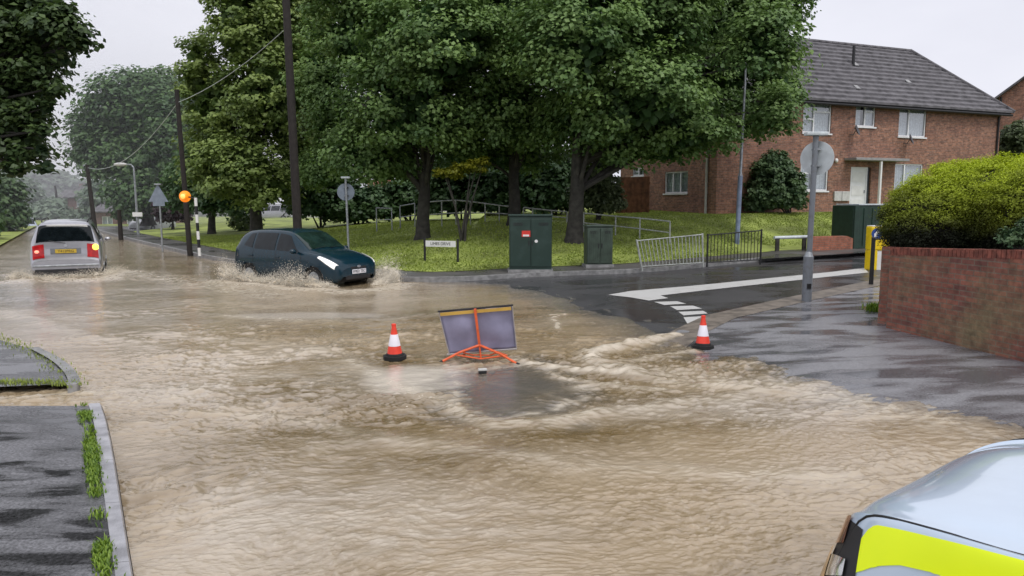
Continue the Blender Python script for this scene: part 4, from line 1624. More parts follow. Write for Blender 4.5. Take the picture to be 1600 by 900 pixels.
    MB().box((0.03, 0, 0.42), (0.015, 0.52, 0.11)).build('number_plate', M['plate_white'], c0, bevel=0.004)
    lb = MB().box((-2.6, 0, 1.66), (0.3, 1.1, 0.1)).build('light_bar', M['pol_blue'], c0, bevel=0.03)
    for ax in (-0.56, -3.45):
        for s in (1, -1):
            wheel(c0, (ax, -s * 0.79, 0.33), 0.33, 0.2, s)
    return c0


police_car()


# ================================================================== WATER SPRAY
def spray(name, label, path, n, hgt, width, seed, size=(0.003, 0.010), power=1.9, out=(0, -1)):
    """droplets and thin torn sheets of water thrown up along a path of (x, y, strength)"""
    rs = np.random.RandomState(seed)
    path = np.array(path, float)
    d = np.concatenate([[0], np.cumsum(np.linalg.norm(np.diff(path[:, :2], axis=0), axis=1))])
    burst = lambda t_: (0.45 + 1.1 * np.clip(vnoise(t_ * 2.6, t_ * 0 + seed, 3) + 0.5, 0, 1) + 0.5 * vnoise(t_ * 8.0, t_ * 0 + seed, 5))
    t = rs.rand(n) * d[-1]
    st = np.interp(t, d, path[:, 2]) * burst(t)
    k = rs.rand(n) ** power
    x = np.interp(t, d, path[:, 0]) + rs.randn(n) * width * (0.5 + st) + out[0] * k * st * 0.3
    y = np.interp(t, d, path[:, 1]) + rs.randn(n) * width * (0.5 + st) + out[1] * k * st * 0.3
    z = hgt * st * k * rs.uniform(0.6, 1.25, n)
    r = rs.uniform(size[0], size[1], n) * (1.2 - 0.6 * k)
    oc = np.array([[1, 0, 0], [-1, 0, 0], [0, 1, 0], [0, -1, 0], [0, 0, 1.5], [0, 0, -1.5]], float)
    q = rs.randn(n, 3, 3)
    q, _ = np.linalg.qr(q)
    V = np.einsum('kj,nij->nki', oc, q) * rs.uniform(0.6, 1.4, (n, 6, 1)) * r[:, None, None] + np.stack([x, y, z], 1)[:, None]
    tri = np.array([[0, 2, 4], [2, 1, 4], [1, 3, 4], [3, 0, 4], [2, 0, 5], [1, 2, 5], [3, 1, 5], [0, 3, 5]])
    T = (np.arange(n)[:, None, None] * 6 + tri[None]).reshape(-1, 3)
    Vs, Ts, As = [V.reshape(-1, 3)], [T], [np.full(n * 6, 0.8)]
    o = n * 6
    NT, NK = 160, 16
    for layer in range(6):
        tt = np.linspace(0, d[-1], NT)
        kk = np.linspace(0, 1, NK)
        TT, KK = np.meshgrid(tt, kk, indexing='ij')
        bs = np.interp(TT, d, path[:, 2]) * np.clip(burst(TT + layer * 3.7), 0.05, 2)
        fl_ = (layer - 2.5) * 0.07
        hh_ = hgt * bs * (0.75 + 0.5 * vnoise(TT * 11, KK * 0 + layer, 6 + layer))
        xx = np.interp(TT, d, path[:, 0]) + out[0] * (fl_ + KK ** 1.5 * bs * 0.35) + 0.12 * vnoise(TT * 6, KK * 4, 20 + layer)
        yy2 = np.interp(TT, d, path[:, 1]) + out[1] * (fl_ + KK ** 1.5 * bs * 0.35) + 0.12 * vnoise(TT * 6, KK * 4, 30 + layer)
        zz = -0.03 + hh_ * KK * (1 - 0.25 * KK)
        al = np.clip((1.05 - KK) * 0.85 + 1.5 * vnoise(TT * 9, KK * 5, 40 + layer) + 0.9 * vnoise(TT * 24, KK * 11, 50 + layer) - 0.12 - 0.35 * KK, 0, 0.8)
        al = al * np.clip(bs * 3, 0, 1)
        Vs.append(np.stack([xx, yy2, zz], -1).reshape(-1, 3))
        fq = grid_faces(NT, NK)
        Ts.append(np.concatenate([fq[:, [0, 1, 2]], fq[:, [0, 2, 3]]]) + o)
        As.append(al.ravel())
        o += NT * NK
    ob = np_mesh(name, np.concatenate(Vs), np.concatenate(Ts), M['spray'], None, {'alpha': np.concatenate(As)}, smooth=True)
    return tag(ob, label, 'water spray', None, 'stuff')


_N, _L = nodes(M['spray'])
_pb = _N['Principled BSDF']
_at = _N.new('ShaderNodeAttribute')
_at.attribute_name = 'alpha'
_L.new(_at.outputs['Fac'], _pb.inputs['Alpha'])


def carpt(c, x, y):
    a = c.rotation_euler.z
    return (c.location.x + x * math.cos(a) - y * math.sin(a), c.location.y + x * math.sin(a) + y * math.cos(a))


def cpath(c, pts):
    return [(*carpt(c, x, y), s) for x, y, s in pts]


spray('water_spray', 'tan spray thrown up along the near side of the teal hatchback',
      cpath(hc, [(-4.1, -0.6, 0.9), (-3.6, -1.0, 1.0), (-2.8, -1.05, 0.75), (-1.9, -1.05, 0.6), (-1.1, -1.05, 0.9), (-0.5, -1.0, 0.8), (-0.1, -0.75, 0.35)]), 22000, 0.5, 0.08, 3, out=(-0.45, -0.9))
spray('water_spray', 'bow wave of pale water bursting beyond the nose of the teal hatchback',
      cpath(hc, [(-0.7, 1.0, 0.3), (-0.3, 1.1, 1.0), (0.1, 1.05, 1.0), (0.4, 0.8, 0.5), (0.35, 0.3, 0.2)]), 14000, 0.62, 0.1, 4, out=(0.8, 0.25))
spray('water_spray', 'low foam churned around the rear wheels of the silver people carrier',
      cpath(gx_, [(-3.2, -1.25, 0.5), (-4.0, -1.2, 0.8), (-4.75, -0.7, 0.7), (-4.9, 0, 0.6), (-4.75, 0.7, 0.7), (-4.0, 1.2, 0.8), (-3.2, 1.25, 0.5)]), 12000, 0.3, 0.12, 5, out=(0.3, -0.9))


# ================================================================== CONES, FOLDING SIGN, LITTER
def traffic_cone(label, loc, rz, tilt=(0, 0)):
    t = thing('traffic_cone', label, 'traffic cone', loc, rz, 'traffic cones standing in the flood')
    t.rotation_euler = (tilt[0], tilt[1], rz)
    t.scale = (0.93, 0.93, 0.93)
    b_ = MB()
    b_.prism([(0.17 * math.cos(PI / 4 + PI / 8 + k * PI / 4) * 1.05, 0.17 * math.sin(PI / 8 + PI / 4 + k * PI / 4) * 1.05) for k in range(8)], -0.02, 0.045)
    b_.lathe([(0.135, 0.045), (0.12, 0.075)], (0, 0, 0), 24)
    b_.build('base', M['rubber'], t, bevel=0.008)
    MB().lathe([(0.112, 0.07), (0.085, 0.20), (0.052, 0.36), (0.034, 0.455), (0.032, 0.485), (0.036, 0.49), (0.034, 0.51), (0.02, 0.515)], (0, 0, 0), 28).build('cone', M['cone_red'], t, smooth=True)
    MB().lathe([(0.0885, 0.185), (0.0905, 0.187), (0.0555, 0.355), (0.0545, 0.357)], (0, 0, 0.0), 28).build('sleeve', M['cone_white'], t, smooth=True)
    return t


p = P(617, 559)
traffic_cone('red cone with white sleeve left of the folding sign', (p.x, p.y, 0.0), 0.3, (R(1), R(-1)))
p = P(1098, 543)
traffic_cone('red cone with white sleeve at the water edge by the painted bars', (p.x, p.y, 0.0), 0.7, (R(-2), R(2)))

# folding road sign seen from the back
p = P(752, 560)
fs = thing('folding_sign', 'back of a grey fabric folding road sign on an orange tripod frame', 'road sign', (p.x, p.y, 0.0), R(-4))
Rt = Matrix.Rotation(R(-5.5), 3, 'Y') @ Matrix.Rotation(R(9), 3, 'X')
pm = MB()
nxp, nzp = 24, 18
for i in range(nxp + 1):
    for j in range(nzp + 1):
        a, b_ = i / nxp - 0.5, j / nzp
        sag = 0.012 * math.sin(b_ * 9 + a * 3) * (1 - abs(a)) + 0.01 * math.sin(a * 14 + b_ * 2)
        wd = 1.0 - 0.07 * (1 - b_)
        pm.v.append(tuple(Rt @ Vector((a * wd + 0.03 * (1 - b_), 0.03 + sag, 0.10 + 0.60 * b_))))
for i in range(nxp):
    for j in range(nzp):
        k = i * (nzp + 1) + j
        pm.f.append((k, k + nzp + 1, k + nzp + 2, k + 1))
pn = pm.build('sign_panel', M['fabric'], fs, smooth=True)
sd_ = pn.modifiers.new('thick', 'SOLIDIFY')
sd_.thickness = 0.006
MB().tube([Rt @ Vector((-0.515, 0.03, 0.715)), Rt @ Vector((0.515, 0.03, 0.715))], 0.012, 8).build('top_bar', M['black'], fs)
MB().box(Rt @ Vector((0, 0.012, 0.675)), (0.97, 0.008, 0.045), Rt).build('yellow_band', M['yellow_band'], fs)
MB().tube([Rt @ Vector((-0.47, 0.02, 0.09)), Rt @ Vector((0.50, 0.02, 0.09))], 0.012, 8).build('bottom_bar', M['fab_edge'], fs)
for sx_ in (-1, 1):
    MB().tube([Rt @ Vector((sx_ * 0.468 + 0.03, 0.02, 0.1)), Rt @ Vector((sx_ * 0.502, 0.02, 0.70))], 0.007, 6).build('edge_strip', M['fab_edge'], fs)
MB().box(Rt @ Vector((0, -0.012, 0.455)), (0.034, 0.03, 0.53), Rt).build('upright', M['orange'], fs, bevel=0.005)
hub = Rt @ Vector((0, -0.015, 0.20))
MB().tube([hub, (0.0, -0.06, 0.02)], 0.013, 8).build('leg', M['orange'], fs)
for q in ((-0.5, -0.22, 0.0), (0.5, -0.24, -0.01)):
    k = hub.lerp(Vector(q), 0.55)
    lg = MB().tube([hub, k + Vector((0, 0, 0.02)), q], 0.017, 8).build('leg', M['orange'], fs)
    e = Vector(q) + (Vector(q) - k).normalized() * 0.05
    MB().tube([q, e], 0.02, 8).build('rubber_foot', M['rubber'], lg)
for q in ((-0.3, 0.32, -0.02), (0.33, 0.3, -0.02)):
    MB().tube([hub, q], 0.015, 8).build('leg', M['orange'], fs)
MB().tube([hub.lerp(Vector((-0.5, -0.22, 0)), 0.62), (0.0, -0.09, 0.012), hub.lerp(Vector((0.5, -0.24, 0)), 0.62)], 0.012, 8).build('brace', M['orange'], fs)
MB().tube([hub.lerp(Vector((-0.5, -0.22, 0)), 0.45), (-0.12, -0.02, 0.05), (0.12, -0.02, 0.05), hub.lerp(Vector((0.5, -0.24, 0)), 0.45)], 0.010, 8).build('brace', M['orange'], fs)

p = P(754, 583)
lt = thing('litter', 'small pale carton with dark underside stranded in front of the folding sign', 'litter', (p.x, p.y, 0.0), 0.2)
MB().box((0, 0, 0.045), (0.11, 0.06, 0.025)).build('carton', M['render_pale'], lt, bevel=0.006)
MB().box((0.0, 0, 0.014), (0.1, 0.055, 0.034)).build('underside', M['black'], lt, bevel=0.004)


# ================================================================== STREET FURNITURE
def up(base, px, py):
    """point straight at the same depth as base seen at a photo pixel"""
    return PY(px, py, base.y)


# wooden poles
def wood_pole(label, base, top, r, arms=False):
    t = thing('telegraph_pole', label, 'pole', base, 0, 'wooden poles along the road')
    MB().tube([(0, 0, -0.2), top - base], [r, r * 0.78], 12).build('shaft', M['pole_wood'], t, smooth=True)
    if arms:
        d = top - base
        MB().box(d * 0.97, (1.3, 0.09, 0.1)).build('crossarm', M['pole_wood'], t)
        for k in (-0.5, 0.5):
            MB().lathe([(0.04, 0), (0.05, 0.05), (0.03, 0.12)], d * 0.97 + Vector((k, 0, 0.05)), 10).build('insulator', M['steel'], t)
    return t


b1 = G(468, 412)
t1 = up(b1, 444, -60)
wood_pole('tall dark wooden pole rising in front of the big trees behind the teal car', b1, t1, 0.15)
b2 = G(297, 395)
t2 = up(b2, 276, 140)
wood_pole('dark wooden pole beside the lit amber beacon', b2, t2, 0.105)
b3 = P(150, 367, 0.05)
t3 = up(b3, 136, 258)
wood_pole('slender wooden pole above the silver car at the road edge', b3, t3, 0.14)
b4 = P(189, 372, 0.1)
wood_pole('short dark post beside the far grass verge left of the street lamp', b4, up(b4, 186, 328), 0.13)
b5 = PY(93, 345, 95)
wood_pole('distant wooden pole in front of the hazy far houses', b5, up(b5, 86, 290), 0.16)


def cable(label, pts, sag, r=0.018):
    q = []
    for i in range(len(pts) - 1):
        for k in range(12):
            f = k / 12
            q.append(pts[i].lerp(pts[i + 1], f) - Vector((0, 0, sag * 4 * f * (1 - f))))
    q.append(pts[-1])
    o = MB().tube(q, r, 6).build('cable', M['sign_back'], smooth=True)
    return tag(o, label, 'cable', 'overhead cables')


cable('overhead cable from the tall pole down to the pole by the beacon', [up(b1, 449, 42), up(b2, 278, 160)], 0.25, 0.011)
cable('overhead cable running on from the beacon pole to the far poles', [up(b2, 278, 160), up(b3, 137, 262)], 0.9, 0.013)


# street lamp on the left
b = G(216, 366)
b = P(216, 366, 0.12)
sl = thing('street_lamp', 'grey street lamp with curved arm and small white plate on the left verge', 'street lamp', b)
tp = up(b, 209, 262) - b
MB().tube([(0, 0, -0.1), tp * 0.5, tp], [0.09, 0.065, 0.05], 10).build('column', M['steel'], sl, smooth=True)
ae = up(b, 192, 256.5) - b
MB().tube([tp, tp + Vector((-0.15, 0, 0.18)), ae], [0.05, 0.045, 0.035], 8).build('arm', M['steel'], sl, smooth=True)
MB().blob(up(b, 188, 257) - b, (0.42, 0.18, 0.12), 12, 3, 0.02).build('lantern', M['render_pale'], sl, smooth=True)
MB().box(up(b, 216, 335) - b + Vector((0, -0.1, 0)), (0.6, 0.03, 0.26)).build('plate', M['white'], sl)

# triangular warning sign from behind
b = P(254, 389, 0.12)
ws = thing('warning_sign', 'grey back of a triangular sign and plate on a thin post', 'road sign', b)
tp = up(b, 248, 289) - b
MB().tube([(0, 0, -0.1), tp], 0.04, 8).build('post', M['steel'], ws, smooth=True)
c1 = up(b, 248, 306) - b
s_ = 0.42
tri = [(-s_, -0.25), (s_, -0.25), (0, 0.5)]
MB().add([(c1.x + a, -0.06, c1.z + d) for a, d in tri] + [(c1.x + a, -0.045, c1.z + d) for a, d in tri], [(0, 1, 2), (5, 4, 3), (0, 3, 4, 1), (1, 4, 5, 2), (2, 5, 3, 0)]).build('triangle_plate', M['sign_back_dark'], ws)
MB().box(up(b, 249, 317) - b + Vector((0, -0.05, 0)), (0.5, 0.015, 0.26)).build('supplementary_plate', M['sign_back_dark'], ws)
MB().box(tp + Vector((0, -0.03, 0.03)), (0.28, 0.2, 0.06)).build('lamp_hood', M['steel'], ws)

# zebra crossing beacon
b = P(312, 400, 0.115)
bc = thing('crossing_beacon', 'lit amber globe beacon on a black and white banded crossing post', 'beacon', b)
tp = up(b, 305.5, 309) - b
nb = 7
for k in range(nb):
    a, d = tp * (k / nb), tp * ((k + 1) / nb)
    MB().tube([a, d], 0.055, 12).build('white_band' if k % 2 == (nb - 1) % 2 else 'black_band', M['white'] if k % 2 == (nb - 1) % 2 else M['black'], bc, smooth=True)
gl = up(b, 288.5, 307) - b
arm_z = Vector((0, 0, 0))
MB().tube([tp - Vector((0, 0, 0.04)), (gl + tp) * 0.5, gl], 0.025, 8).build('arm', M['black'], bc)
MB().lathe([(0.05, 0), (0.21, 0.01), (0.21, 0.05), (0.18, 0.06)], gl + Vector((0, 0.06, 0)), 28, (0, -1, 0)).build('backing_disc', M['belisha'], bc, smooth=True)
g2 = MB().blob(gl + Vector((0, -0.06, 0)), (0.155, 0.12, 0.155), 20, 1, 0.0).build('globe', M['belisha'], bc, smooth=True)
MB().blob(gl + Vector((0, -0.13, 0)), (0.1, 0.07, 0.1), 14, 1, 0.0).build('lamp', M['belisha_core'], g2, smooth=True)


# round signs seen from behind
def round_sign(label, b, top, disc, rad, pole_r, yaw, m, base_part=None, hood=(0.34, 0.16, 0.09)):
    t = thing('round_sign', label, 'road sign', b, 0, 'round sign backs on posts')
    tp = top - b
    MB().tube([(0, 0, -0.1), tp], pole_r, 12).build('post', m, t, smooth=True)
    dc = disc - b
    nrm = Vector((math.sin(yaw), math.cos(yaw), 0))
    d_ = MB().lathe([(rad, -0.006), (rad, 0.006)], dc + nrm * (pole_r + 0.03), 40, nrm).build('disc', M['sign_back'] if m is M['grey_paint'] else M['sign_back_dark'], t)
    for k in (-0.45, 0.5):
        c = dc + Vector((0, 0, k * rad)) + nrm * (pole_r * 0.6)
        MB().box(c, (pole_r * 2.6, pole_r * 2.6, 0.035)).build('clip', M['steel'], t)
        MB().box(c + Vector((pole_r * 1.9, 0, 0)), (0.05, 0.03, 0.05)).build('clamp', M['black'], t)
    MB().box(tp + Vector((0, 0.0, hood[2] / 2)), hood).build('lamp_hood', M['sign_back'], t, bevel=0.015)
    if base_part:
        MB().tube([(0, 0, -0.1), (0, 0, base_part)], pole_r * 1.75, 14).build('base_sleeve', M['grey_paint'], t, smooth=True)
        MB().tube([(0, 0, base_part), (0, 0, base_part + 0.1)], [pole_r * 1.7, pole_r], 14).build('collar', M['steel'], t, smooth=True)
        MB().box((0.0, -pole_r * 1.75, 0.36), (0.08, 0.02, 0.1)).build('door', M['black'], t)
    return t


b = G(545, 395)
round_sign('grey back of a round sign on a thin post behind the teal car', b, up(b, 540, 279), up(b, 540, 300), 0.31, 0.04, -0.1, M['steel'], hood=(0.32, 0.14, 0.07))
b = PR(1260, 474)
round_sign('pale back of a round sign on a thick grey pole at the corner pavement', b, up(b, 1275, 212), up(b, 1274, 247), 0.335, 0.055, 0.75, M['grey_paint'], 0.95, (0.42, 0.2, 0.07))

# lamp column on the right with its head in the tree
b = PR(1151, 392, 0.12)
lc = thing('lamp_column', 'tall pale grey lamp column with blue lower sleeve in front of the brick house', 'street lamp', b)
tp = up(b, 1164, 128) - b
MB().tube([(0, 0, -0.1), tp * 0.45], 0.085, 12).build('lower_column', mat('blue_grey_paint', (0.2, 0.25, 0.36), 0.4, var=0.25, vscale=4), lc, smooth=True)
MB().tube([tp * 0.45, tp * 0.47, tp], [0.085, 0.055, 0.045], 12).build('column', M['steel'], lc, smooth=True)
ae = up(b, 1180, 84) - b
MB().tube([tp, tp.lerp(ae, 0.6) + Vector((-0.2, 0, 0.3)), ae], 0.04, 8).build('arm', M['steel'], lc, smooth=True)
MB().blob(up(b, 1191, 79) - b, (0.36, 0.14, 0.1), 12, 3, 0.02).build('lantern', M['sign_back'], lc, smooth=True)

# street name sign
bL, bR_ = G(664, 408), G(713, 416)
bR_ = Vector((bL.x + (bR_.x - bL.x), bL.y - 0.35, float(zt(bR_.x, bL.y - 0.35))))
sn = thing('street_name_sign', 'low white street name plate on two black posts in the grass', 'street sign', bL)
pz = up(bL, 664, 375) - bL
rv = bR_ - bL
MB().box((0, 0, pz.z / 2), (0.07, 0.05, pz.z + 0.2)).build('post', M['black'], sn)
MB().box((rv.x, rv.y, (pz.z + rv.z) / 2 - 0.05), (0.07, 0.05, pz.z - rv.z + 0.2)).build('post', M['black'], sn)
an = math.atan2(rv.y, rv.x)
pc = Vector((rv.x / 2, rv.y / 2, pz.z - 0.11)) + Vector((math.sin(an), -math.cos(an), 0)) * 0.04
rotz = Matrix.Rotation(an, 3, 'Z')
pt = MB().box(pc, (Vector((rv.x, rv.y, 0)).length - 0.1, 0.02, 0.19), rotz).build('name_plate', M['white'], sn, bevel=0.004)
text_mesh('lettering', 'LIMES DRIVE', 0.125, M['black'], pt, pc + Vector((math.sin(an), -math.cos(an), 0)) * 0.012, (R(90), 0, an))


# green cabinets
def cabinet(label, pl_, pr_, h_, depth, m, sticker=False, ribs=False):
    """front foot corners left and right"""
    w_ = (pr_ - pl_).length
    an = math.atan2(pr_.y - pl_.y, pr_.x - pl_.x)
    t = thing('utility_cabinet', label, 'cabinet', (pl_ + pr_) / 2, an, 'green roadside cabinets')
    MB().box((0, depth / 2, h_ / 2 - 0.02), (w_, depth, h_)).build('casing', m, t, bevel=0.015)
    MB().box((0, depth / 2, h_), (w_ + 0.06, depth + 0.06, 0.05)).build('lid', m, t, bevel=0.015)
    MB().box((0, depth / 2, 0.03), (w_ + 0.08, depth + 0.08, 0.1)).build('plinth', M['concrete'], t)
    for s in (-1, 1):
        d_ = MB().box((s * w_ * 0.245, -0.012, h_ * 0.52), (w_ * 0.47, 0.025, h_ * 0.84)).build('door', m, t, bevel=0.008)
        MB().box((s * 0.05, -0.032, h_ * 0.52), (0.03, 0.02, 0.14)).build('handle', M['black'], d_)
        if ribs:
            for k in range(5):
                MB().box((s * w_ * 0.245 + (k - 2) * w_ * 0.08, -0.028, h_ * 0.52), (0.018, 0.012, h_ * 0.7)).build('rib', m, d_)
        for k in range(3):
            MB().box((s * w_ * 0.30, -0.027, h_ * 0.85 + k * 0.03 - 0.03), (w_ * 0.22, 0.008, 0.012)).build('vent', M['black'], d_)
    if sticker:
        st_ = MB().box((-w_ * 0.11, -0.03, h_ * 0.68), (0.24, 0.006, 0.17)).build('warning_sticker', M['red_sticker'], t)
        MB().box((-w_ * 0.11, -0.035, h_ * 0.65), (0.17, 0.004, 0.05)).build('white_print', M['white'], st_)
        MB().lathe([(0.045, 0), (0.045, 0.008)], (w_ * 0.13, -0.03, h_ * 0.55), 16, (0, -1, 0)).build('lock', M['white'], t)
    return t


def kz(p, dz=0.11):
    return Vector((p.x, p.y, float(z_land(np.array([p.x]), np.array([p.y]))[0]) + dz))


p0, p1 = PR(796, 426, 0.11), PR(862, 425, 0.11)
cabinet('large green cabinet with red warning sticker in front of the trees', p0, p1, 1.6, 0.6, M['green_cab'], True)
p0, p1 = G(917, 418), G(957, 417)
cabinet('small dull green cabinet with ribbed doors beside the bent railing', p0, p1, 1.22, 0.45, mat('faded_green_paint', (0.04, 0.062, 0.045), 0.55, var=0.3, vscale=4), False, True)


# handrails on the bank
def handrail(label, tops, heights, m, r=0.026, group='tube handrails on the grass bank', closed=False):
    """tops: list of world points for the top rail above each post"""
    base = Vector((tops[0].x, tops[0].y, tops[0].z - heights[0]))
    t = thing('handrail', label, 'handrail', base, 0, group)
    MB().tube([q - base for q in tops], r, 8).build('top_rail', m, t, smooth=True)
    MB().tube([q - base - Vector((0, 0, h_ * 0.5)) for q, h_ in zip(tops, heights)], r * 0.9, 8).build('mid_rail', m, t, smooth=True)
    for q, h_ in zip(tops, heights):
        MB().tube([q - base, q - base - Vector((0, 0, h_ + 0.15))], r * 1.1, 8).build('post', m, t, smooth=True)
    return t


def rail_pts(px_tops, Y0, Y1):
    n = len(px_tops)
    out, hs_ = [], []
    for i, (a, b_) in enumerate(px_tops):
        y_ = Y0 + (Y1 - Y0) * i / (n - 1)
        q = PY(a, b_, y_)
        g = float(zt(q.x, q.y))
        out.append(q)
        hs_.append(max(0.5, q.z - g))
    return out, hs_


M['rail_pale'] = mat('pale_rail_paint', (0.36, 0.38, 0.36), 0.5, var=0.2, vscale=8)
tp_, hh_ = rail_pts([(668, 316), (690, 314), (712, 313), (735, 315), (758, 318), (780, 321), (800, 323)], 33, 32)
handrail('pale curved tube handrail between the two left big trunks', tp_, hh_, M['rail_pale'])
tp_, hh_ = rail_pts([(818, 324), (832, 326), (862, 329), (886, 331)], 31.5, 31)
handrail('pale tube handrail behind the large green cabinet', tp_, hh_, M['rail_pale'])
tp_, hh_ = rail_pts([(912, 333), (962, 338), (1000, 341), (1047, 346)], 28.5, 26.5)
handrail('pale tube handrail running down the bank right of the right trunk', tp_, hh_, M['rail_pale'])
tp_, hh_ = rail_pts([(588, 325), (612, 326)], 34, 34)
handrail('short grey hoop rail on the grass left of the left big trunk', tp_, hh_, M['steel'])
tp_, hh_ = rail_pts([(625, 322), (648, 318)], 34.5, 34.2)
handrail('short rail piece partly hidden by the left big trunk', tp_, hh_, M['steel'])


# pedestrian guard rails at the far kerb
def guard_rail(label, pl_, pr_, hL, hR, nbar, m, lean=0.0, post_m=None, bend=0.0, bar_r=0.011):
    t = thing('guard_rail', label, 'guard rail', pl_, 0, 'pedestrian guard railings')
    d = pr_ - pl_
    side = Vector((d.x, d.y, 0)).normalized()
    hi = lambda f: hL + (hR - hL) * f
    nn = Vector((-side.y, side.x, 0))

    def pt(f, k):
        return d * f + Vector((0, 0, hi(f) * k)) - side * lean * k * (1 - f * 0.75) + nn * (bend * k * math.sin(f * 7) + 0.5 * bend * math.sin(f * 13 + 1))
    MB().tube([pt(k / 12, 1.0) for k in range(13)], 0.018, 8).build('top_rail', post_m or m, t)
    MB().tube([pt(k / 12, 0.1) for k in range(13)], 0.016, 8).build('bottom_rail', post_m or m, t)
    for f in (0, 1):
        MB().tube([pt(f, 0) - Vector((0, 0, 0.05)), pt(f, 1.04)], 0.028, 10).build('post', post_m or m, t)
    for k in range(1, nbar):
        f = k / nbar
        MB().tube([pt(f, 0.1), pt(f, 0.5), pt(f, 1.0)], bar_r, 6).build('bar', m, t)
    return t


q0, q1, q2 = kz(PR(1004, 421, 0.11)), kz(PR(1099, 415, 0.11)), kz(PR(1188, 411, 0.11))
guard_rail('bent pale grey pedestrian railing leaning left at the far kerb', q0, q1, 0.82, 0.92, 18, M['rail_pale'], 0.2, None, 0.02, 0.013)
guard_rail('straight black pedestrian railing right of the bent pale one', q1 + Vector((0.12, 0.05, 0)), q2, 0.9, 0.98, 16, M['black'], 0.0)

# knee rail
a0, a1 = PR(1214, 393, 0.12), PR(1256, 391, 0.12)
kr = thing('knee_rail', 'low wooden knee rail with white painted top beside the path', 'rail', a0)
hh = 0.42
MB().box((0, 0, hh / 2), (0.12, 0.12, hh + 0.1)).build('post', M['bark'], kr)
MB().box((a1.x - a0.x, a1.y - a0.y, hh / 2), (0.12, 0.12, hh + 0.1)).build('post', M['bark'], kr)
dv = a1 - a0
MB().tube([(-0.12, 0, hh + 0.07), (dv.x + 0.12, dv.y, hh + 0.09)], 0.06, 10).build('beam', M['sign_back'], kr, smooth=True)

# low red brick edging
a0, a1 = PR(1268, 392, 0.12), PR(1332, 390, 0.12)
lw = thing('low_brick_wall', 'low orange red brick edging wall at the foot of the house bank', 'wall', a0, math.atan2(a1.y - a0.y, a1.x - a0.x))
lw_l = (a1 - a0).length
MB().add([(0, 0, -0.1), (lw_l, 0, -0.1), (lw_l, 0, 0.44), (lw_l * 0.85, 0, 0.52), (0, 0, 0.5), (0, 0.3, -0.1), (lw_l, 0.3, -0.1), (lw_l, 0.3, 0.44), (lw_l * 0.85, 0.3, 0.52), (0, 0.3, 0.5)],
         [(0, 1, 2, 3, 4), (9, 8, 7, 6, 5), (4, 3, 8, 9), (3, 2, 7, 8), (2, 1, 6, 7), (0, 4, 9, 5)]).build('brickwork', M['red_brick_pave'], lw)

# dark green store box
a0, a1 = PR(1331, 389, 0.12), PR(1406, 386, 0.12)
gb_ = thing('storage_box', 'dark green metal storage box with pale lid behind the yellow bollard', 'storage box', a0, math.atan2(a1.y - a0.y, a1.x - a0.x))
bw_ = (a1 - a0).length
bh_ = (up(a0, 1331, 321) - a0).z
MB().box((bw_ / 2, 0.5, bh_ / 2), (bw_, 1.0, bh_)).build('casing', M['box_green'], gb_, bevel=0.02)
MB().box((bw_ / 2 + 0.1, 0.5, bh_ + 0.03), (bw_ - 0.2, 1.06, 0.05)).build('lid', M['sign_back'], gb_, bevel=0.01)
MB().box((0.12, -0.03, bh_ / 2), (0.22, 0.05, bh_)).build('corner_post', M['box_green'], gb_, bevel=0.015)
for k in range(4):
    MB().box((0.5 + k * 0.42, -0.012, bh_ / 2), (0.03, 0.024, bh_ - 0.2)).build('rib', M['box_green'], gb_)

# yellow traffic bollard with blue arrow disc
b = PR(1369, 421, 0.0)
yb = thing('traffic_bollard', 'yellow illuminated bollard with round blue arrow disc by the brick wall', 'bollard', b, 0.1)
s_ = b.y / F
hb = (up(b, 1372, 353) - b).z
wb_ = 32 * s_
MB().box((0, 0, hb * 0.72), (wb_, wb_ * 0.55, hb * 0.56)).build('shell', M['yellow'], yb, bevel=0.05)
for k in (-1, 1):
    MB().box((k * wb_ * 0.3, 0, hb * 0.22), (wb_ * 0.36, wb_ * 0.5, hb * 0.46)).build('foot', M['yellow'], yb, bevel=0.02)
MB().box((0, 0, hb * 0.22), (wb_ * 0.3, wb_ * 0.42, hb * 0.44)).build('white_core', M['white'], yb)
MB().box((0, 0, hb * 1.0), (wb_ * 0.9, wb_ * 0.5, 0.03)).build('cap', M['white'], yb, bevel=0.01)
ds = MB().lathe([(0.15, 0), (0.15, 0.012)], (-wb_ * 0.26, -wb_ * 0.29, hb * 0.83), 28, (0, -1, 0)).build('arrow_disc', M['blue_disc'], yb)
ar = MB()
cx_, cz_, yy0 = -wb_ * 0.26, hb * 0.83, -wb_ * 0.29 - 0.014
ar.add([(cx_ + a, yy0, cz_ + d) for a, d in ((0.08, 0.02), (0.02, 0.09), (-0.02, 0.055), (-0.075, -0.0), (-0.075, -0.09), (0.02, -0.08), (-0.01, -0.05), (0.03, -0.005))],
       [tuple(range(8))])
ar.build('arrow', M['white'], ds)
b = PR(1361, 444, 0.05)
bp_ = thing('marker_post', 'thin black post standing in front of the yellow bollard', 'post', b)
hp = (up(b, 1361, 372) - b).z
MB().tube([(0, 0, -0.05), (0, 0, hp)], [0.05, 0.045], 10).build('shaft', M['black'], bp_, smooth=True)
MB().tube([(0, 0, hp), (0, 0, hp + 0.03)], [0.055, 0.03], 10).build('cap', M['black'], bp_, smooth=True)
MB().tube([(0, 0, hp * 0.98), (0.42, 0.12, hp * 0.98)], 0.02, 8).build('arm', M['black'], bp_)

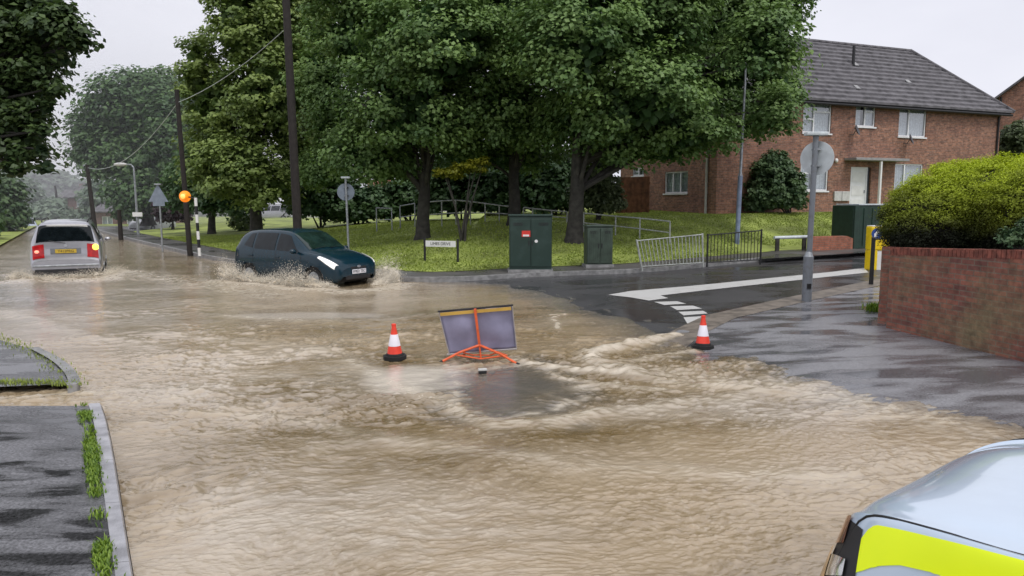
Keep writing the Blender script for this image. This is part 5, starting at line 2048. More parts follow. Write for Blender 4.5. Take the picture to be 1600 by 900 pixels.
# ================================================================== BRICK GARDEN WALL AND HEDGE
wa = PR(1384, 516)
wb2 = PR(1600, 571)
wdir = (wb2 - wa).normalized()
wdir.z = 0
wlen = 8.5
bw = thing('garden_wall', 'stained red brick garden wall under the clipped golden hedge', 'wall', wa, math.atan2(wdir.y, wdir.x))
hA = (up(wa, 1384, 386) - wa).z
hB = (up(wb2, 1600, 394) - wb2).z + 0.02
wl0 = (wb2 - wa).length
hE = hA + (hB - hA) * wlen / wl0
T_ = 0.23
MB().add([(0, 0, -0.3), (wlen, 0, -0.3), (wlen, 0, hE - 0.12), (0, 0, hA - 0.12), (0, T_, -0.3), (wlen, T_, -0.3), (wlen, T_, hE - 0.12), (0, T_, hA - 0.12)],
         [(0, 1, 2, 3), (5, 4, 7, 6), (3, 2, 6, 7), (1, 5, 6, 2), (4, 0, 3, 7)]).build('brickwork', M['brick_wall'], bw)
cpg = MB()
k = 0.0
while k < wlen:
    z0 = hA + (hE - hA) * (k / wlen)
    rr_ = random.Random(int(k * 100))
    cpg.box((k + 0.036, T_ / 2, z0 - 0.066 + rr_.uniform(-.003, .003)), (0.066, T_ + 0.012 + rr_.uniform(-.004, .004), 0.112))
    k += 0.076
cpg.build('coping', mat('coping_brick', (0.2, 0.062, 0.042), 0.75, var=0.5, vscale=9, bump=0.4, bscale=40), bw)
# return wall running back along the side road
rt = thing('garden_wall', 'side return of the red brick wall turning away behind the bollard', 'wall', wa, math.atan2(0.55, 0.83))
MB().add([(0.05, 0.0, -0.2), (9, 0.0, 0.1), (9, 0.0, hA), (0.05, 0.0, hA - 0.02), (0.05, 0.2, -0.2), (9, 0.2, 0.1), (9, 0.2, hA), (0.05, 0.2, hA - 0.02)],
         [(0, 1, 2, 3), (5, 4, 7, 6), (3, 2, 6, 7), (1, 5, 6, 2), (4, 0, 3, 7)]).build('brickwork', M['brick_wall'], rt)
rt.location.z = wa.z
rt.location.y += 0.25
rt.location.x += 0.15


def LB(px, py, Y, rx, rz, ry=None):
    """a crown lobe centred at a photo pixel at depth Y; radii in photo pixels"""
    c = PY(px, py, Y)
    k = Y / F
    return (c.x, c.y, c.z, rx * k, (ry if ry else (rx + rz) / 2) * k, rz * k)


hl_ = [LB(1520, 330, 12.6, 118, 76), LB(1470, 345, 12.4, 84, 66), LB(1580, 325, 12.0, 110, 78), LB(1680, 320, 11.0, 130, 82), LB(1425, 362, 12.7, 40, 36)]
zmin = min(l[2] - l[5] for l in hl_)
zmax = max(l[2] + l[5] for l in hl_)


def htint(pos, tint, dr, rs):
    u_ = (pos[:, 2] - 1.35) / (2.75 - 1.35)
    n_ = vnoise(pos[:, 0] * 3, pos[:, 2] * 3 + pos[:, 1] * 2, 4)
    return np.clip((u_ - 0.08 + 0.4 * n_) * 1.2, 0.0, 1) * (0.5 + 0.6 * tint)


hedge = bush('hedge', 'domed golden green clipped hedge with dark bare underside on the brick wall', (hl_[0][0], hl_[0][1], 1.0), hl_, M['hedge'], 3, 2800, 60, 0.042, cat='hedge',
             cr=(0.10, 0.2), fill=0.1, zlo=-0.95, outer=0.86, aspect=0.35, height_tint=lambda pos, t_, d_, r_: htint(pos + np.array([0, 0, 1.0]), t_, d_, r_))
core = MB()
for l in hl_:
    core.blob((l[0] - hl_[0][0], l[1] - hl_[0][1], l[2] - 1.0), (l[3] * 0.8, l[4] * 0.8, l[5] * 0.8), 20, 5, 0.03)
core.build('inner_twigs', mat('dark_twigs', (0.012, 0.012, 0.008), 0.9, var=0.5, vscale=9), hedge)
lb_ = LB(1588, 372, 9.9, 26, 18)
bush('wall_plant', 'small leafy green plant spilling over the brick wall below the hedge', (lb_[0], lb_[1], lb_[2] - 0.2), [lb_, LB(1610, 365, 9.8, 26, 24)], M['midleaf'], 9, 60, 26, 0.05, cr=(0.05, 0.1))
q = PR(1364, 490)
rs = np.random.RandomState(3)
pts = np.stack([q.x + 0.12 + rs.randn(500) * 0.11, q.y + rs.randn(500) * 0.13, np.full(500, q.z + 0.05)], 1)
blades('grass', pts, 0.13, M['weed'], 4, 'stuff', 'green grass tuft at the corner of the brick wall', 'grass', 1.0, 0.01)

# ================================================================== HOUSES
def wall_panel(mb, s0, s1, zlo, zhi, holes, mp, rev=0.11):
    """flat wall with real openings; mp(s, z, d) -> point, d goes inward"""
    xs = sorted({s0, s1, *[h_[0] for h_ in holes], *[h_[1] for h_ in holes]})
    zs = sorted({zlo, zhi, *[h_[2] for h_ in holes], *[h_[3] for h_ in holes]})
    for i in range(len(xs) - 1):
        for j in range(len(zs) - 1):
            cx, cz = (xs[i] + xs[i + 1]) / 2, (zs[j] + zs[j + 1]) / 2
            if any(h_[0] < cx < h_[1] and h_[2] < cz < h_[3] for h_ in holes):
                continue
            mb.add([mp(xs[i], zs[j], 0), mp(xs[i + 1], zs[j], 0), mp(xs[i + 1], zs[j + 1], 0), mp(xs[i], zs[j + 1], 0)], [(0, 1, 2, 3)])
    for a, b_, c, d in holes:
        for (p_, q_) in (((a, c), (b_, c)), ((b_, c), (b_, d)), ((b_, d), (a, d)), ((a, d), (a, c))):
            mb.add([mp(*p_, 0), mp(*q_, 0), mp(*q_, rev), mp(*p_, rev)], [(0, 3, 2, 1)])


def bar(mb, mp, s0, s1, z0, z1, d0, d1):
    vs = [mp(s, z, d) for s in (s0, s1) for z in (z0, z1) for d in (d0, d1)]
    mb.add(vs, [(0, 1, 3, 2), (4, 6, 7, 5), (0, 4, 5, 1), (2, 3, 7, 6), (0, 2, 6, 4), (1, 5, 7, 3)])


def window(root, mp, h_, splits, rails=(), curtain=True, fm='upvc', sill=True):
    """splits: fractions of vertical mullions; rails: (i, frac) transoms in bay i"""
    a, b_, c, d = h_
    f = 0.065
    mb = MB()
    bar(mb, mp, a, a + f, c, d, 0.05, 0.11)
    bar(mb, mp, b_ - f, b_, c, d, 0.05, 0.11)
    bar(mb, mp, a + f, b_ - f, c, c + f, 0.05, 0.11)
    bar(mb, mp, a + f, b_ - f, d - f, d, 0.05, 0.11)
    edges = [a] + [a + (b_ - a) * s for s in splits] + [b_]
    for s in edges[1:-1]:
        bar(mb, mp, s - f * 0.6, s + f * 0.6, c + f, d - f, 0.045, 0.105)
    for i, fr in rails:
        z = c + (d - c) * fr
        bar(mb, mp, edges[i] + f * 0.6, edges[i + 1] - f * 0.6, z - f * 0.5, z + f * 0.5, 0.05, 0.1)
    fo = mb.build('window', M[fm], root)
    g = MB()
    g.add([mp(a + 0.02, c + 0.02, 0.085), mp(b_ - 0.02, c + 0.02, 0.085), mp(b_ - 0.02, d - 0.02, 0.085), mp(a + 0.02, d - 0.02, 0.085)], [(0, 1, 2, 3)])
    g.build('pane', M['glass_clear'], fo)
    if curtain:
        cu = MB()
        n = 36
        for k in range(n + 1):
            s = a + 0.01 + (b_ - a - 0.02) * k / n
            dd = 0.17 + 0.02 * math.sin(k * 1.9) + 0.008 * math.sin(k * 4.1)
            cu.v += [tuple(mp(s, c + 0.01, dd)), tuple(mp(s, d - 0.01, dd))]
        for k in range(n):
            if 0.36 < k / n < 0.60 and curtain == 'gap':
                continue
            cu.f.append((2 * k, 2 * k + 2, 2 * k + 3, 2 * k + 1))
        cu.build('curtain', M['curtain'], fo)
    rm = MB()
    rm.add([mp(a - .1, c - .1, 0.4), mp(b_ + .1, c - .1, 0.4), mp(b_ + .1, d + .1, 0.4), mp(a - .1, d + .1, 0.4)], [(0, 1, 2, 3)])
    rm.build('room_back', M['room'], fo)
    if sill:
        sm = MB()
        bar(sm, mp, a - 0.05, b_ + 0.05, c - 0.07, c - 0.002, -0.06, 0.1)
        sm.build('sill', M[fm], fo)
    return fo


gc = bpy.data.materials.new('window_pane_glass')
gc.use_nodes = True
N, L = nodes(gc)
b = N['Principled BSDF']
b.inputs['Base Color'].default_value = (0.5, 0.55, 0.58, 1)
b.inputs['Roughness'].default_value = 0.03
tr = N.new('ShaderNodeBsdfTransparent')
tr.inputs['Color'].default_value = (0.85, 0.9, 0.92, 1)
gl2 = N.new('ShaderNodeBsdfGlossy')
gl2.inputs['Roughness'].default_value = 0.03
ms = N.new('ShaderNodeMixShader')
lw_ = N.new('ShaderNodeLayerWeight')
lw_.inputs['Blend'].default_value = 0.35
L.new(lw_.outputs['Facing'], ms.inputs['Fac'])
L.new(tr.outputs[0], ms.inputs[1])
L.new(gl2.outputs[0], ms.inputs[2])
L.new(ms.outputs[0], N['Material Output'].inputs['Surface'])
M['glass_clear'] = gc

HO = PY(1118, 334, 33.5)
HANG = math.atan2(6.9, 17.0)
hx_, hy_ = Vector((math.cos(HANG), math.sin(HANG), 0)), Vector((-math.sin(HANG), math.cos(HANG), 0))
HL, HD, HE, HR = 18.2, 8.4, 5.2, 9.0


def front(px, py):
    d = ray(px, py)
    o = Vector((0, 0, H))
    t_ = (HO - o).dot(hy_) / d.dot(hy_)
    q = o + d * t_ - HO
    return q.dot(hx_), q.z


def sidew(px, py):
    d = ray(px, py)
    o = Vector((0, 0, H))
    t_ = (HO - o).dot(hx_) / d.dot(hx_)
    q = o + d * t_ - HO
    return q.dot(hy_), q.z


def rect(fn, x0, y0, x1, y1):
    a, d = fn(x0, y0)
    b_, c = fn(x1, y1)
    d2 = fn(x1, y0)[1]
    c2 = fn(x0, y1)[1]
    return (a, b_, (c + c2) / 2, (d + d2) / 2)


house = thing('brick_house', 'two storey red brick house with hipped grey tiled roof and white windows', 'house', HO, HANG)
fm_ = lambda s, z, d: Vector((s, d, z))
sm_ = lambda s, z, d: Vector((d, s, z))
W = {
    'up_l': rect(front, 1256, 160, 1298, 208), 'up_m': rect(front, 1338, 163, 1367, 198), 'up_r': rect(front, 1406, 168, 1446, 214),
    'dn_l': rect(front, 1252, 248, 1293, 298), 'dn_r': rect(front, 1399, 256, 1440, 300), 'door': rect(front, 1330, 261, 1358, 326)}
W['door'] = (W['door'][0], W['door'][1], 0.02, W['door'][3])
S_ = {'a': rect(sidew, 1075, 268, 1038, 302), 'b': rect(sidew, 1006, 262, 988, 275)}
mb = MB()
wall_panel(mb, 0, HL, -0.6, HE, list(W.values()), fm_)
# left side wall faces away from +x
holes = [tuple(h_) for h_ in S_.values()]
mb2 = MB()
wall_panel(mb2, 0, HD, -0.6, HE, holes, sm_)
mb2.f = [tuple(reversed(f)) for f in mb2.f]
mb.add(mb2.v, mb2.f)
mb.add([(0, 0, HE), (0, HD, HE), (0, HD / 2, HR - 0.05)], [(0, 2, 1)])
mb.add([(HL, 0, -0.6), (HL, HD, -0.6), (HL, HD, HE), (HL, 0, HE), (0, HD, -0.6), (0, HD, HE)], [(0, 1, 2, 3), (1, 4, 5, 2)])
mb.build('wall', M['brick_house'], house)
window(house, fm_, W['up_l'], [0.4], [(0, 0.45), (1, 0.7)], True)
window(house, fm_, W['up_m'], [0.5], [(1, 0.68)], 'gap')
window(house, fm_, W['up_r'], [0.38], [], True)
window(house, fm_, W['dn_l'], [0.42], [(0, 0.55)], True)
window(house, fm_, W['dn_r'], [0.36], [], True)
window(house, sm_, S_['a'], [0.33, 0.66], [], True)
window(house, sm_, S_['b'], [0.5], [], 'gap')
a, b_, c, d = W['door']
dm = MB()
bar(dm, fm_, a + 0.06, b_ - 0.26, c, d - 0.06, 0.07, 0.12)
dr = dm.build('door', M['upvc'], house)
dm = MB()
for k in range(3):
    bar(dm, fm_, a + 0.16, b_ - 0.36, c + 0.15 + k * 0.66, c + 0.62 + k * 0.66, 0.055, 0.069)
dm.build('panel', M['white'], dr)
dm = MB()
bar(dm, fm_, b_ - 0.36, b_ - 0.32, 0.95, 1.1, 0.02, 0.07)
dm.build('handle', M['steel'], dr)
dm = MB()
bar(dm, fm_, a, a + 0.06, c, d, 0.04, 0.13)
bar(dm, fm_, b_ - 0.26, b_ - 0.2, c, d, 0.04, 0.13)
bar(dm, fm_, a + 0.06, b_ - 0.26, d - 0.06, d, 0.04, 0.13)
dm.build('door_frame', M['upvc'], house)
dm = MB()
bar(dm, fm_, b_ - 0.2, b_, c, d, 0.09, 0.13)
dm.build('side_light', M['glass'], house)
# canopy and its post
ca0, cz0 = front(1319, 249)
ca1, cz1 = front(1401, 250)
cm = MB()
bar(cm, fm_, ca0, ca1, cz0 - 0.06, cz0 + 0.06, -0.75, -0.001)
cm.build('porch_canopy', M['fascia'], house, bevel=0.01)
cpst = front(1357, 300)[0]
MB().box((cpst, -0.65, (cz0 - 0.07) / 2 - 0.1), (0.1, 0.1, cz0 + 0.1)).build('porch_post', M['white'], house)
# meter boxes, outside lamp, dishes
for x0, x1 in ((1302, 1312.5), (1314, 1325)):
    r_ = rect(front, x0, 299, x1, 314)
    mm = MB()
    bar(mm, fm_, r_[0], r_[1], r_[2], r_[3], -0.1, -0.001)
    mm.build('meter_box', M['render_pale'], house, bevel=0.015)
s0, z0 = front(1305, 251)
MB().blob((s0, -0.08, z0), (0.09, 0.08, 0.11), 12, 1, 0).build('outside_light', M['white'], house, smooth=True)
for px_, py_ in ((1328, 205), (1412, 219)):
    s0, z0 = front(px_, py_)
    dsh = MB().lathe([(0.02, 0.0), (0.16, 0.03), (0.27, 0.09), (0.275, 0.095), (0.16, 0.04), (0.02, 0.012)], (s0, -0.35, z0), 20, (0.5, -0.8, 0.35)).build('satellite_dish', M['dish'], house, smooth=True)
    MB().tube([(s0, -0.001, z0 - 0.15), (s0, -0.2, z0 - 0.2), (s0, -0.34, z0)], 0.02, 6).build('bracket', M['dish'], dsh)
# gutter, fascia, downpipes
MB().tube([(-0.3, -0.36, HE - 0.14), (HL + 0.35, -0.36, HE - 0.14)], 0.06, 8).build('gutter', M['black_plastic'], house)
MB().box((HL / 2, -0.30, HE - 0.05), (HL + 0.6, 0.03, 0.2)).build('fascia_board', M['black_plastic'], house)
s0, z0 = sidew(1105, 300)
MB().tube([(-0.06, s0, -0.3), (-0.06, s0, HE)], 0.055, 8).build('downpipe', M['render_pale'], house)
MB().tube([(HL - 0.25, -0.07, -0.3), (HL - 0.25, -0.07, HE - 0.2)], 0.05, 8).build('downpipe', M['black_plastic'], house)
# roof in stepped courses
rf = MB()
OV = 0.42
A_hip = HL - 2.0
ncs = 15
zE = HE - 0.02


def roofpt(t):
    y = -OV + (HD / 2 + OV) * t
    z = zE + (HR - zE) * t
    x = (HL + OV) + (A_hip - HL - OV) * t
    return x, y, z


for i in range(ncs):
    x0, y0, z0 = roofpt(i / ncs)
    x1, y1, z1 = roofpt((i + 1) / ncs)
    e = 0.10
    # front plane, back plane, hip
    rf.add([(-OV, y0, z0 + e), (x0, y0, z0 + e), (x1, y1, z1), (-OV, y1, z1), (-OV, y0, z0 - 0.01), (x0, y0, z0 - 0.01)], [(0, 1, 2, 3), (4, 5, 1, 0)])
    rf.add([(-OV, HD - y0, z0 + e), (x0, HD - y0, z0 + e), (x1, HD - y1, z1), (-OV, HD - y1, z1)], [(3, 2, 1, 0)])
    rf.add([(x0, y0, z0 + e), (x0, HD - y0, z0 + e), (x1, HD - y1, z1), (x1, y1, z1), (x0, y0, z0 - 0.01), (x0, HD - y0, z0 - 0.01)], [(0, 1, 2, 3), (4, 5, 1, 0)])
rfo = rf.build('roof', M['roof_tile'], house)
rc = MB()
x = -OV
while x < A_hip:
    rc.tube([(x, HD / 2, HR + 0.0), (x + 0.43, HD / 2, HR + 0.0)], 0.115, 8)
    x += 0.45
rc.build('ridge_tiles', M['roof_tile'], rfo)
hp_ = MB()
for k in range(14):
    x0, y0, z0 = roofpt(k / 14)
    x1, y1, z1 = roofpt((k + 0.96) / 14)
    hp_.tube([(x0, y0, z0 + 0.05), (x1, y1, z1 + 0.05)], 0.10, 8)
hp_.build('hip_tiles', M['roof_tile'], rfo)


def roof_at(px, py):
    # intersection with the front roof plane
    d = ray(px, py)
    o = Vector((0, 0, H))
    p0 = HO + hy_ * -OV + Vector((0, 0, zE))
    sl_ = (hy_ * (HD / 2 + OV) + Vector((0, 0, HR - zE)))
    n_ = hx_.cross(sl_)
    t_ = (p0 - o).dot(n_) / d.dot(n_)
    q = o + d * t_ - HO
    return Vector((q.dot(hx_), q.dot(hy_), q.z))


q = roof_at(1333, 103)
MB().tube([q - Vector((0, 0, 0.1)), q + Vector((0, 0, 1.0))], 0.075, 10).build('vent_pipe', M['black_plastic'], rfo)
for px_, py_ in ((1336, 102), (1338, 138), (1418, 129)):
    q = roof_at(px_, py_)
    MB().box(q + Vector((0, -0.03, 0.05)), (0.25, 0.3, 0.05), Matrix.Rotation(math.atan2(HR - zE, HD / 2 + OV), 3, 'X')).build('roof_vent', M['fascia'], rfo)


def simple_house(name, label, base, ang, Lh, Dh, eh, rh, wallm, roofm, wins, gable=True, group=None, chim=False):
    """small background house: x along front; wins: (a, z, w, h) on the front"""
    t = thing(name, label, 'house', base, ang, group)
    mb = MB()
    holes = [(a - w_ / 2, a + w_ / 2, z, z + h_) for a, z, w_, h_ in wins]
    wall_panel(mb, 0, Lh, -0.5, eh, holes, fm_)
    mb.add([(0, 0, -.5), (0, Dh, -.5), (0, Dh, eh), (0, Dh / 2, rh), (0, 0, eh)], [(0, 4, 3, 2, 1)])
    mb.add([(Lh, 0, -.5), (Lh, Dh, -.5), (Lh, Dh, eh), (Lh, Dh / 2, rh), (Lh, 0, eh), (0, Dh, -.5), (0, Dh, eh)], [(0, 1, 2, 3, 4), (1, 5, 6, 2)])
    mb.build('wall', wallm, t)
    for h_ in holes:
        window(t, fm_, h_, [0.5], [], True)
    o = 0.35
    k = o * (rh - eh) / (Dh / 2)
    r = MB()
    for s in (0, 1):
        yA, yB = (-o, Dh / 2) if s == 0 else (Dh + o, Dh / 2)
        r.add([(-o, yA, eh - k + .05), (Lh + o, yA, eh - k + .05), (Lh + o, yB, rh + .05), (-o, yB, rh + .05), (-o, yA, eh - k - .08), (Lh + o, yA, eh - k - .08), (Lh + o, yB, rh - .08), (-o, yB, rh - .08)],
              [(0, 1, 2, 3), (7, 6, 5, 4), (0, 4, 5, 1), (1, 5, 6, 2), (3, 7, 4, 0)])
    ro = r.build('roof', roofm, t)
    if chim:
        MB().box((Lh * 0.3, Dh / 2, rh + 0.4), (0.7, 0.5, 1.3)).build('chimney', wallm, ro)
    return t


# right hand neighbour, its gable towards us
q0 = PY(1548, 330, 47)
nb = thing('neighbour_house', 'red brick house gable cut by the right edge of the photo', 'house', q0, R(-40))
gmp = lambda s, z, d: Vector((s, d, z))
zev = (PY(1552, 152, 47) - q0).z
hw_ = [(1.35, 2.75, zev - 2.3, zev - 1.2)]
mb = MB()
wall_panel(mb, 0, 8.0, -0.6, zev, hw_, gmp)
mb.add([(0, 0, zev), (8, 0, zev), (4, 0, zev + 3.2)], [(0, 1, 2)])
mb.add([(0, 0, -.6), (0, 10, -.6), (0, 10, zev), (0, 0, zev), (8, 0, -.6), (8, 10, -.6), (8, 10, zev), (8, 0, zev)], [(3, 2, 1, 0), (4, 5, 6, 7)])
mb.build('wall', M['brick_house'], nb)
window(nb, gmp, hw_[0], [0.5], [(1, 0.65)], True)
rr2 = MB()
for s in (0, 1):
    xa, xb = (-0.35, 4.0) if s == 0 else (8.35, 4.0)
    za = zev - 0.28
    rr2.add([(xa, -0.3, za), (xb, -0.3, zev + 3.2), (xb, 10.3, zev + 3.2), (xa, 10.3, za), (xa, -0.3, za + .14), (xb, -0.3, zev + 3.34), (xb, 10.3, zev + 3.34), (xa, 10.3, za + .14)],
            [(0, 1, 5, 4), (4, 5, 6, 7), (3, 2, 1, 0), (0, 4, 7, 3)])
rr2.build('roof', M['roof_tile'], nb)
MB().tube([(0.12, -0.07, -0.4), (0.12, -0.07, zev)], 0.05, 8).build('downpipe', M['black_plastic'], nb)

# brown fence panel left of the house
a0, a1 = PY(962, 338, 37), PY(1014, 338, 35.5)
fz = thing('fence_panel', 'brown wooden fence panel in the shade left of the brick house', 'fence', a0, math.atan2(a1.y - a0.y, a1.x - a0.x))
fl = (a1 - a0).length
nbd = 9
for k in range(nbd):
    MB().box(((k + 0.5) * fl / nbd, 0, 0.9), (fl / nbd - 0.012, 0.025, 2.0)).build('board', M['fence_wood'], fz)
for k in (0.3, 1.6):
    MB().box((fl / 2, 0.035, k), (fl, 0.04, 0.08)).build('rail', M['fence_wood'], fz)

# houses glimpsed far away
q = PY(583, 322, 62)
simple_house('distant_house', 'distant low house with red roof glimpsed between trunks', q, R(12), 7.5, 6, 1.0, 2.2, M['render_pale'], M['red_roof'], [(2, 0.1, 1.2, 0.7)])
q = PY(72, 352, 120)
simple_house('distant_house', 'hazy brick house with white windows at the end of the road', q, R(-20), 12, 8, 3.0, 5.6, M['brick_far'], M['roof_tile'], [(2.0, 1.6, 2.2, 1.0), (6, 1.6, 2.4, 1.0), (9.5, 1.6, 1.6, 1.0)], chim=True)
q = PY(108, 350, 92)
simple_house('distant_house', 'hazy brick house with a white gable window left of the slender pole', q, R(-15), 8, 7, 3.4, 5.2, M['brick_far'], M['roof_tile'], [(2, 2.1, 1.4, 1.2), (4.0, 0.4, 1.6, 1.0)])
q = PY(150, 360, 75)
simple_house('distant_house', 'far pinkish brick terrace behind the slender pole', q, R(-8), 6, 7, 2.0, 3.4, M['brick_far'], M['roof_tile'], [(1.3, 0.5, 1.2, 0.9), (4, 0.5, 1.2, 0.9)])


# ================================================================== FAR CARS
proto = mpv_car('distant_car', 'pale blue car driving far down the flooded road', M['blue_car'], False)
q = PY(42, 369, 62)
proto.location = (q.x, q.y, q.z - 0.2)
proto.rotation_euler = (0, 0, R(-55))
c2 = copy_tree(proto)
c2['label'] = 'white car half hidden by the bushes at the left edge of the road'
q = PY(2, 376, 52)
c2.location = (q.x, q.y, q.z - 0.1)
c2.rotation_euler = (0, 0, R(-58))


def repaint(root, m):
    for ch in root.children:
        if ch.name.startswith('body'):
            ch.data = ch.data.copy()
            ch.data.materials[0] = m


repaint(c2, M['white_car'])
c3 = copy_tree(proto)
c3['label'] = 'white car parked beyond the grass below the street lamp'
q = PY(214, 365, 62)
c3.location = (q.x, q.y, -0.5)
c3.rotation_euler = (0, 0, R(-95))
repaint(c3, M['white_car'])
c4 = copy_tree(proto)
c4['label'] = 'white car parked behind the trees right of the tall dark pole'
q = PY(470, 343, 78)
c4.location = (q.x, q.y, q.z - 0.1)
c4.rotation_euler = (0, 0, R(165))
repaint(c4, M['white_car'])
c5 = copy_tree(proto)
c5['label'] = 'pale car parked behind the trees left of the tall dark pole'
q = PY(398, 344, 80)
c5.location = (q.x, q.y, q.z - 0.1)
c5.rotation_euler = (0, 0, R(170))
repaint(c5, M['silver_car'])

# ================================================================== TREES
GRP = 'large maples on the grass bank'
T1, T2, T3 = G(660, 374), G(803, 352), G(897, 378)
YA, YB, YC = T1.y, T2.y, T3.y
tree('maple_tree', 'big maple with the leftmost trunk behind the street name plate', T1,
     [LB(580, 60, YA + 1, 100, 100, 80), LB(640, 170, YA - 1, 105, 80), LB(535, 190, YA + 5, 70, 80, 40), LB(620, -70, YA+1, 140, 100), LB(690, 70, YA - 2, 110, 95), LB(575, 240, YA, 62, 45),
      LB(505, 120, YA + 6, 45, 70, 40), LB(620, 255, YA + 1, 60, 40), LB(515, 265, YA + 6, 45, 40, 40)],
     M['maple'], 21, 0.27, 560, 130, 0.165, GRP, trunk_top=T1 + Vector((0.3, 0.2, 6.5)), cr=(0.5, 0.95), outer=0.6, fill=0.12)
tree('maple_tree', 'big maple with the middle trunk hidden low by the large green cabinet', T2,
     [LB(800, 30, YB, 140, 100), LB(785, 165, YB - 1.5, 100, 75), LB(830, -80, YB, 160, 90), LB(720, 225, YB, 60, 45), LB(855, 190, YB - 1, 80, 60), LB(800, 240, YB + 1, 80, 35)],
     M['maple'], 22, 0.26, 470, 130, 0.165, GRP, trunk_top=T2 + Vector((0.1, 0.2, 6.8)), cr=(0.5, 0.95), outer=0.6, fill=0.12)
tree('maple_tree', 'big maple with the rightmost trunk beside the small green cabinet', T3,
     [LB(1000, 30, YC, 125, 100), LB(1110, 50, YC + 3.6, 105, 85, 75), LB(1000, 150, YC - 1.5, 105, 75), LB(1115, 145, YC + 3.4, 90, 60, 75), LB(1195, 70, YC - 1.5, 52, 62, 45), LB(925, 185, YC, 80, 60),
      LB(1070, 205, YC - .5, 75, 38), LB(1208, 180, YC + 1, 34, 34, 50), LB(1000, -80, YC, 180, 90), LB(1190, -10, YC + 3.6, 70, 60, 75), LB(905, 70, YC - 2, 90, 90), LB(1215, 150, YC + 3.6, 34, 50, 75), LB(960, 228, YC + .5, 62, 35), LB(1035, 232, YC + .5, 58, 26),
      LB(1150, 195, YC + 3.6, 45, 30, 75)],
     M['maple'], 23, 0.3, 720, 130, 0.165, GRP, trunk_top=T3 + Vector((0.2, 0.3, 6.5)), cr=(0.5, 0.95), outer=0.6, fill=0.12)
b = PY(400, 345, 37)
b.z = float(zt(b.x, b.y))
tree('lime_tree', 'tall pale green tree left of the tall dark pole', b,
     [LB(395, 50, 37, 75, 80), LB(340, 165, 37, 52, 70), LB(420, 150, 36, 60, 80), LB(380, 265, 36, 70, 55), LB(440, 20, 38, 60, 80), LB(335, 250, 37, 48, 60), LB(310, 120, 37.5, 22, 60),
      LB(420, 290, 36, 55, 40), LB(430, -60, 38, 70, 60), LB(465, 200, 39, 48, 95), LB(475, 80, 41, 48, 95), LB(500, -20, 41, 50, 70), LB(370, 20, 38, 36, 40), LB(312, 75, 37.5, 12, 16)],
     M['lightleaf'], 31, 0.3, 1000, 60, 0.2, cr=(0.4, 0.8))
b = PY(232, 355, 62)
b.z = 0.3
tree('dark_tree', 'broad dark green tree behind the left street lamp', b,
     [LB(210, 165, 62, 70, 50), LB(160, 200, 62, 42, 40), LB(260, 165, 62, 50, 55), LB(250, 250, 61, 60, 55), LB(185, 245, 61, 48, 45), LB(290, 215, 60, 45, 70), LB(235, 305, 60, 60, 40), LB(150, 240, 62, 34, 24)],
     M['darkleaf'], 32, 0.45, 900, 48, 0.34, cr=(0.8, 1.5))
b = PY(330, 350, 44)
b.z = float(zt(b.x, b.y))
tree('dark_tree', 'dark lower tree between the beacon pole and the pale green tree', b,
     [LB(335, 270, 44, 55, 50), LB(300, 300, 45, 42, 40), LB(360, 310, 43, 50, 32)], M['darkleaf'], 33, 0.25, 420, 50, 0.24, cr=(0.5, 0.9))
tree('near_tree', 'dark overhanging tree in the top left corner', (-14.8, 15.5, 0.0),
     [LB(-60, 60, 15, 130, 110), LB(20, 50, 14.5, 72, 62), LB(85, 45, 14, 46, 26), LB(20, 145, 14.5, 50, 48), LB(60, 110, 14.2, 38, 26), LB(15, 215, 14.5, 45, 36), LB(-60, 200, 15, 90, 90),
      LB(112, 70, 14, 18, 12), LB(45, 185, 14.2, 22, 22), LB(60, 5, 14.5, 38, 26), LB(-10, 10, 14.5, 60, 40), LB(40, 240, 14.2, 26, 16), LB(132, 64, 14, 10, 7), LB(120, 48, 14, 10, 8), LB(98, 92, 14, 12, 7), LB(84, 140, 14, 14, 10), LB(72, 168, 14, 10, 10), LB(68, 205, 14, 10, 9),
      LB(72, 262, 14, 8, 9), LB(20, 262, 14, 22, 12), LB(100, 20, 14, 14, 9), LB(66, 235, 14, 12, 8)],
     M['nearleaf'], 34, 0.2, 1500, 26, 0.12, cr=(0.15, 0.42), outer=0.4, fill=0.15)

# understorey and shrubs
UG = 'dark shrubs under the big trees'
for i, (px_, py_, Y_, rx_, rz_, lab) in enumerate((
        (500, 300, 42, 45, 40, 'dark shrub mass behind the tall pole at the back of the lawn'),
        (560, 315, 43, 50, 30, 'dark shrub behind the round sign at the back of the lawn'),
        (640, 300, 44, 50, 38, 'dark shrub directly behind the left big trunk'),
        (720, 285, 40, 60, 52, 'dark shrub mass behind the curved handrail'),
        (800, 280, 39, 60, 55, 'dark shrub behind the middle big trunk'),
        (870, 285, 38, 55, 52, 'dark shrub behind the right big trunk'))):
    q = PY(px_, py_ + rz_ * 0.9, Y_)
    bush('dark_shrub', lab, (q.x, q.y, float(zt(q.x, q.y)) - 0.1), [LB(px_, py_, Y_, rx_, rz_), LB(px_ - rx_ * .5, py_ + rz_ * .45, Y_ - .5, rx_ * .6, rz_ * .6), LB(px_ + rx_ * .5, py_ + rz_ * .4, Y_ - .3, rx_ * .6, rz_ * .6)],
         M['darkleaf'], 50 + i, 210, 42, 0.24, UG, cr=(0.35, 0.7), tmul=0.7)
q = PY(935, 335, 32)
bush('pale_shrub', 'pale flowering shrub to the right of the rightmost big trunk', (q.x, q.y, float(zt(q.x, q.y))), [LB(935, 278, 32, 34, 34), LB(928, 305, 31.8, 38, 30), LB(950, 315, 31.8, 26, 22)], M['palebush'], 61, 230, 38, 0.14, cr=(0.2, 0.4))
q = PY(722, 262, T2.y - 3.5)
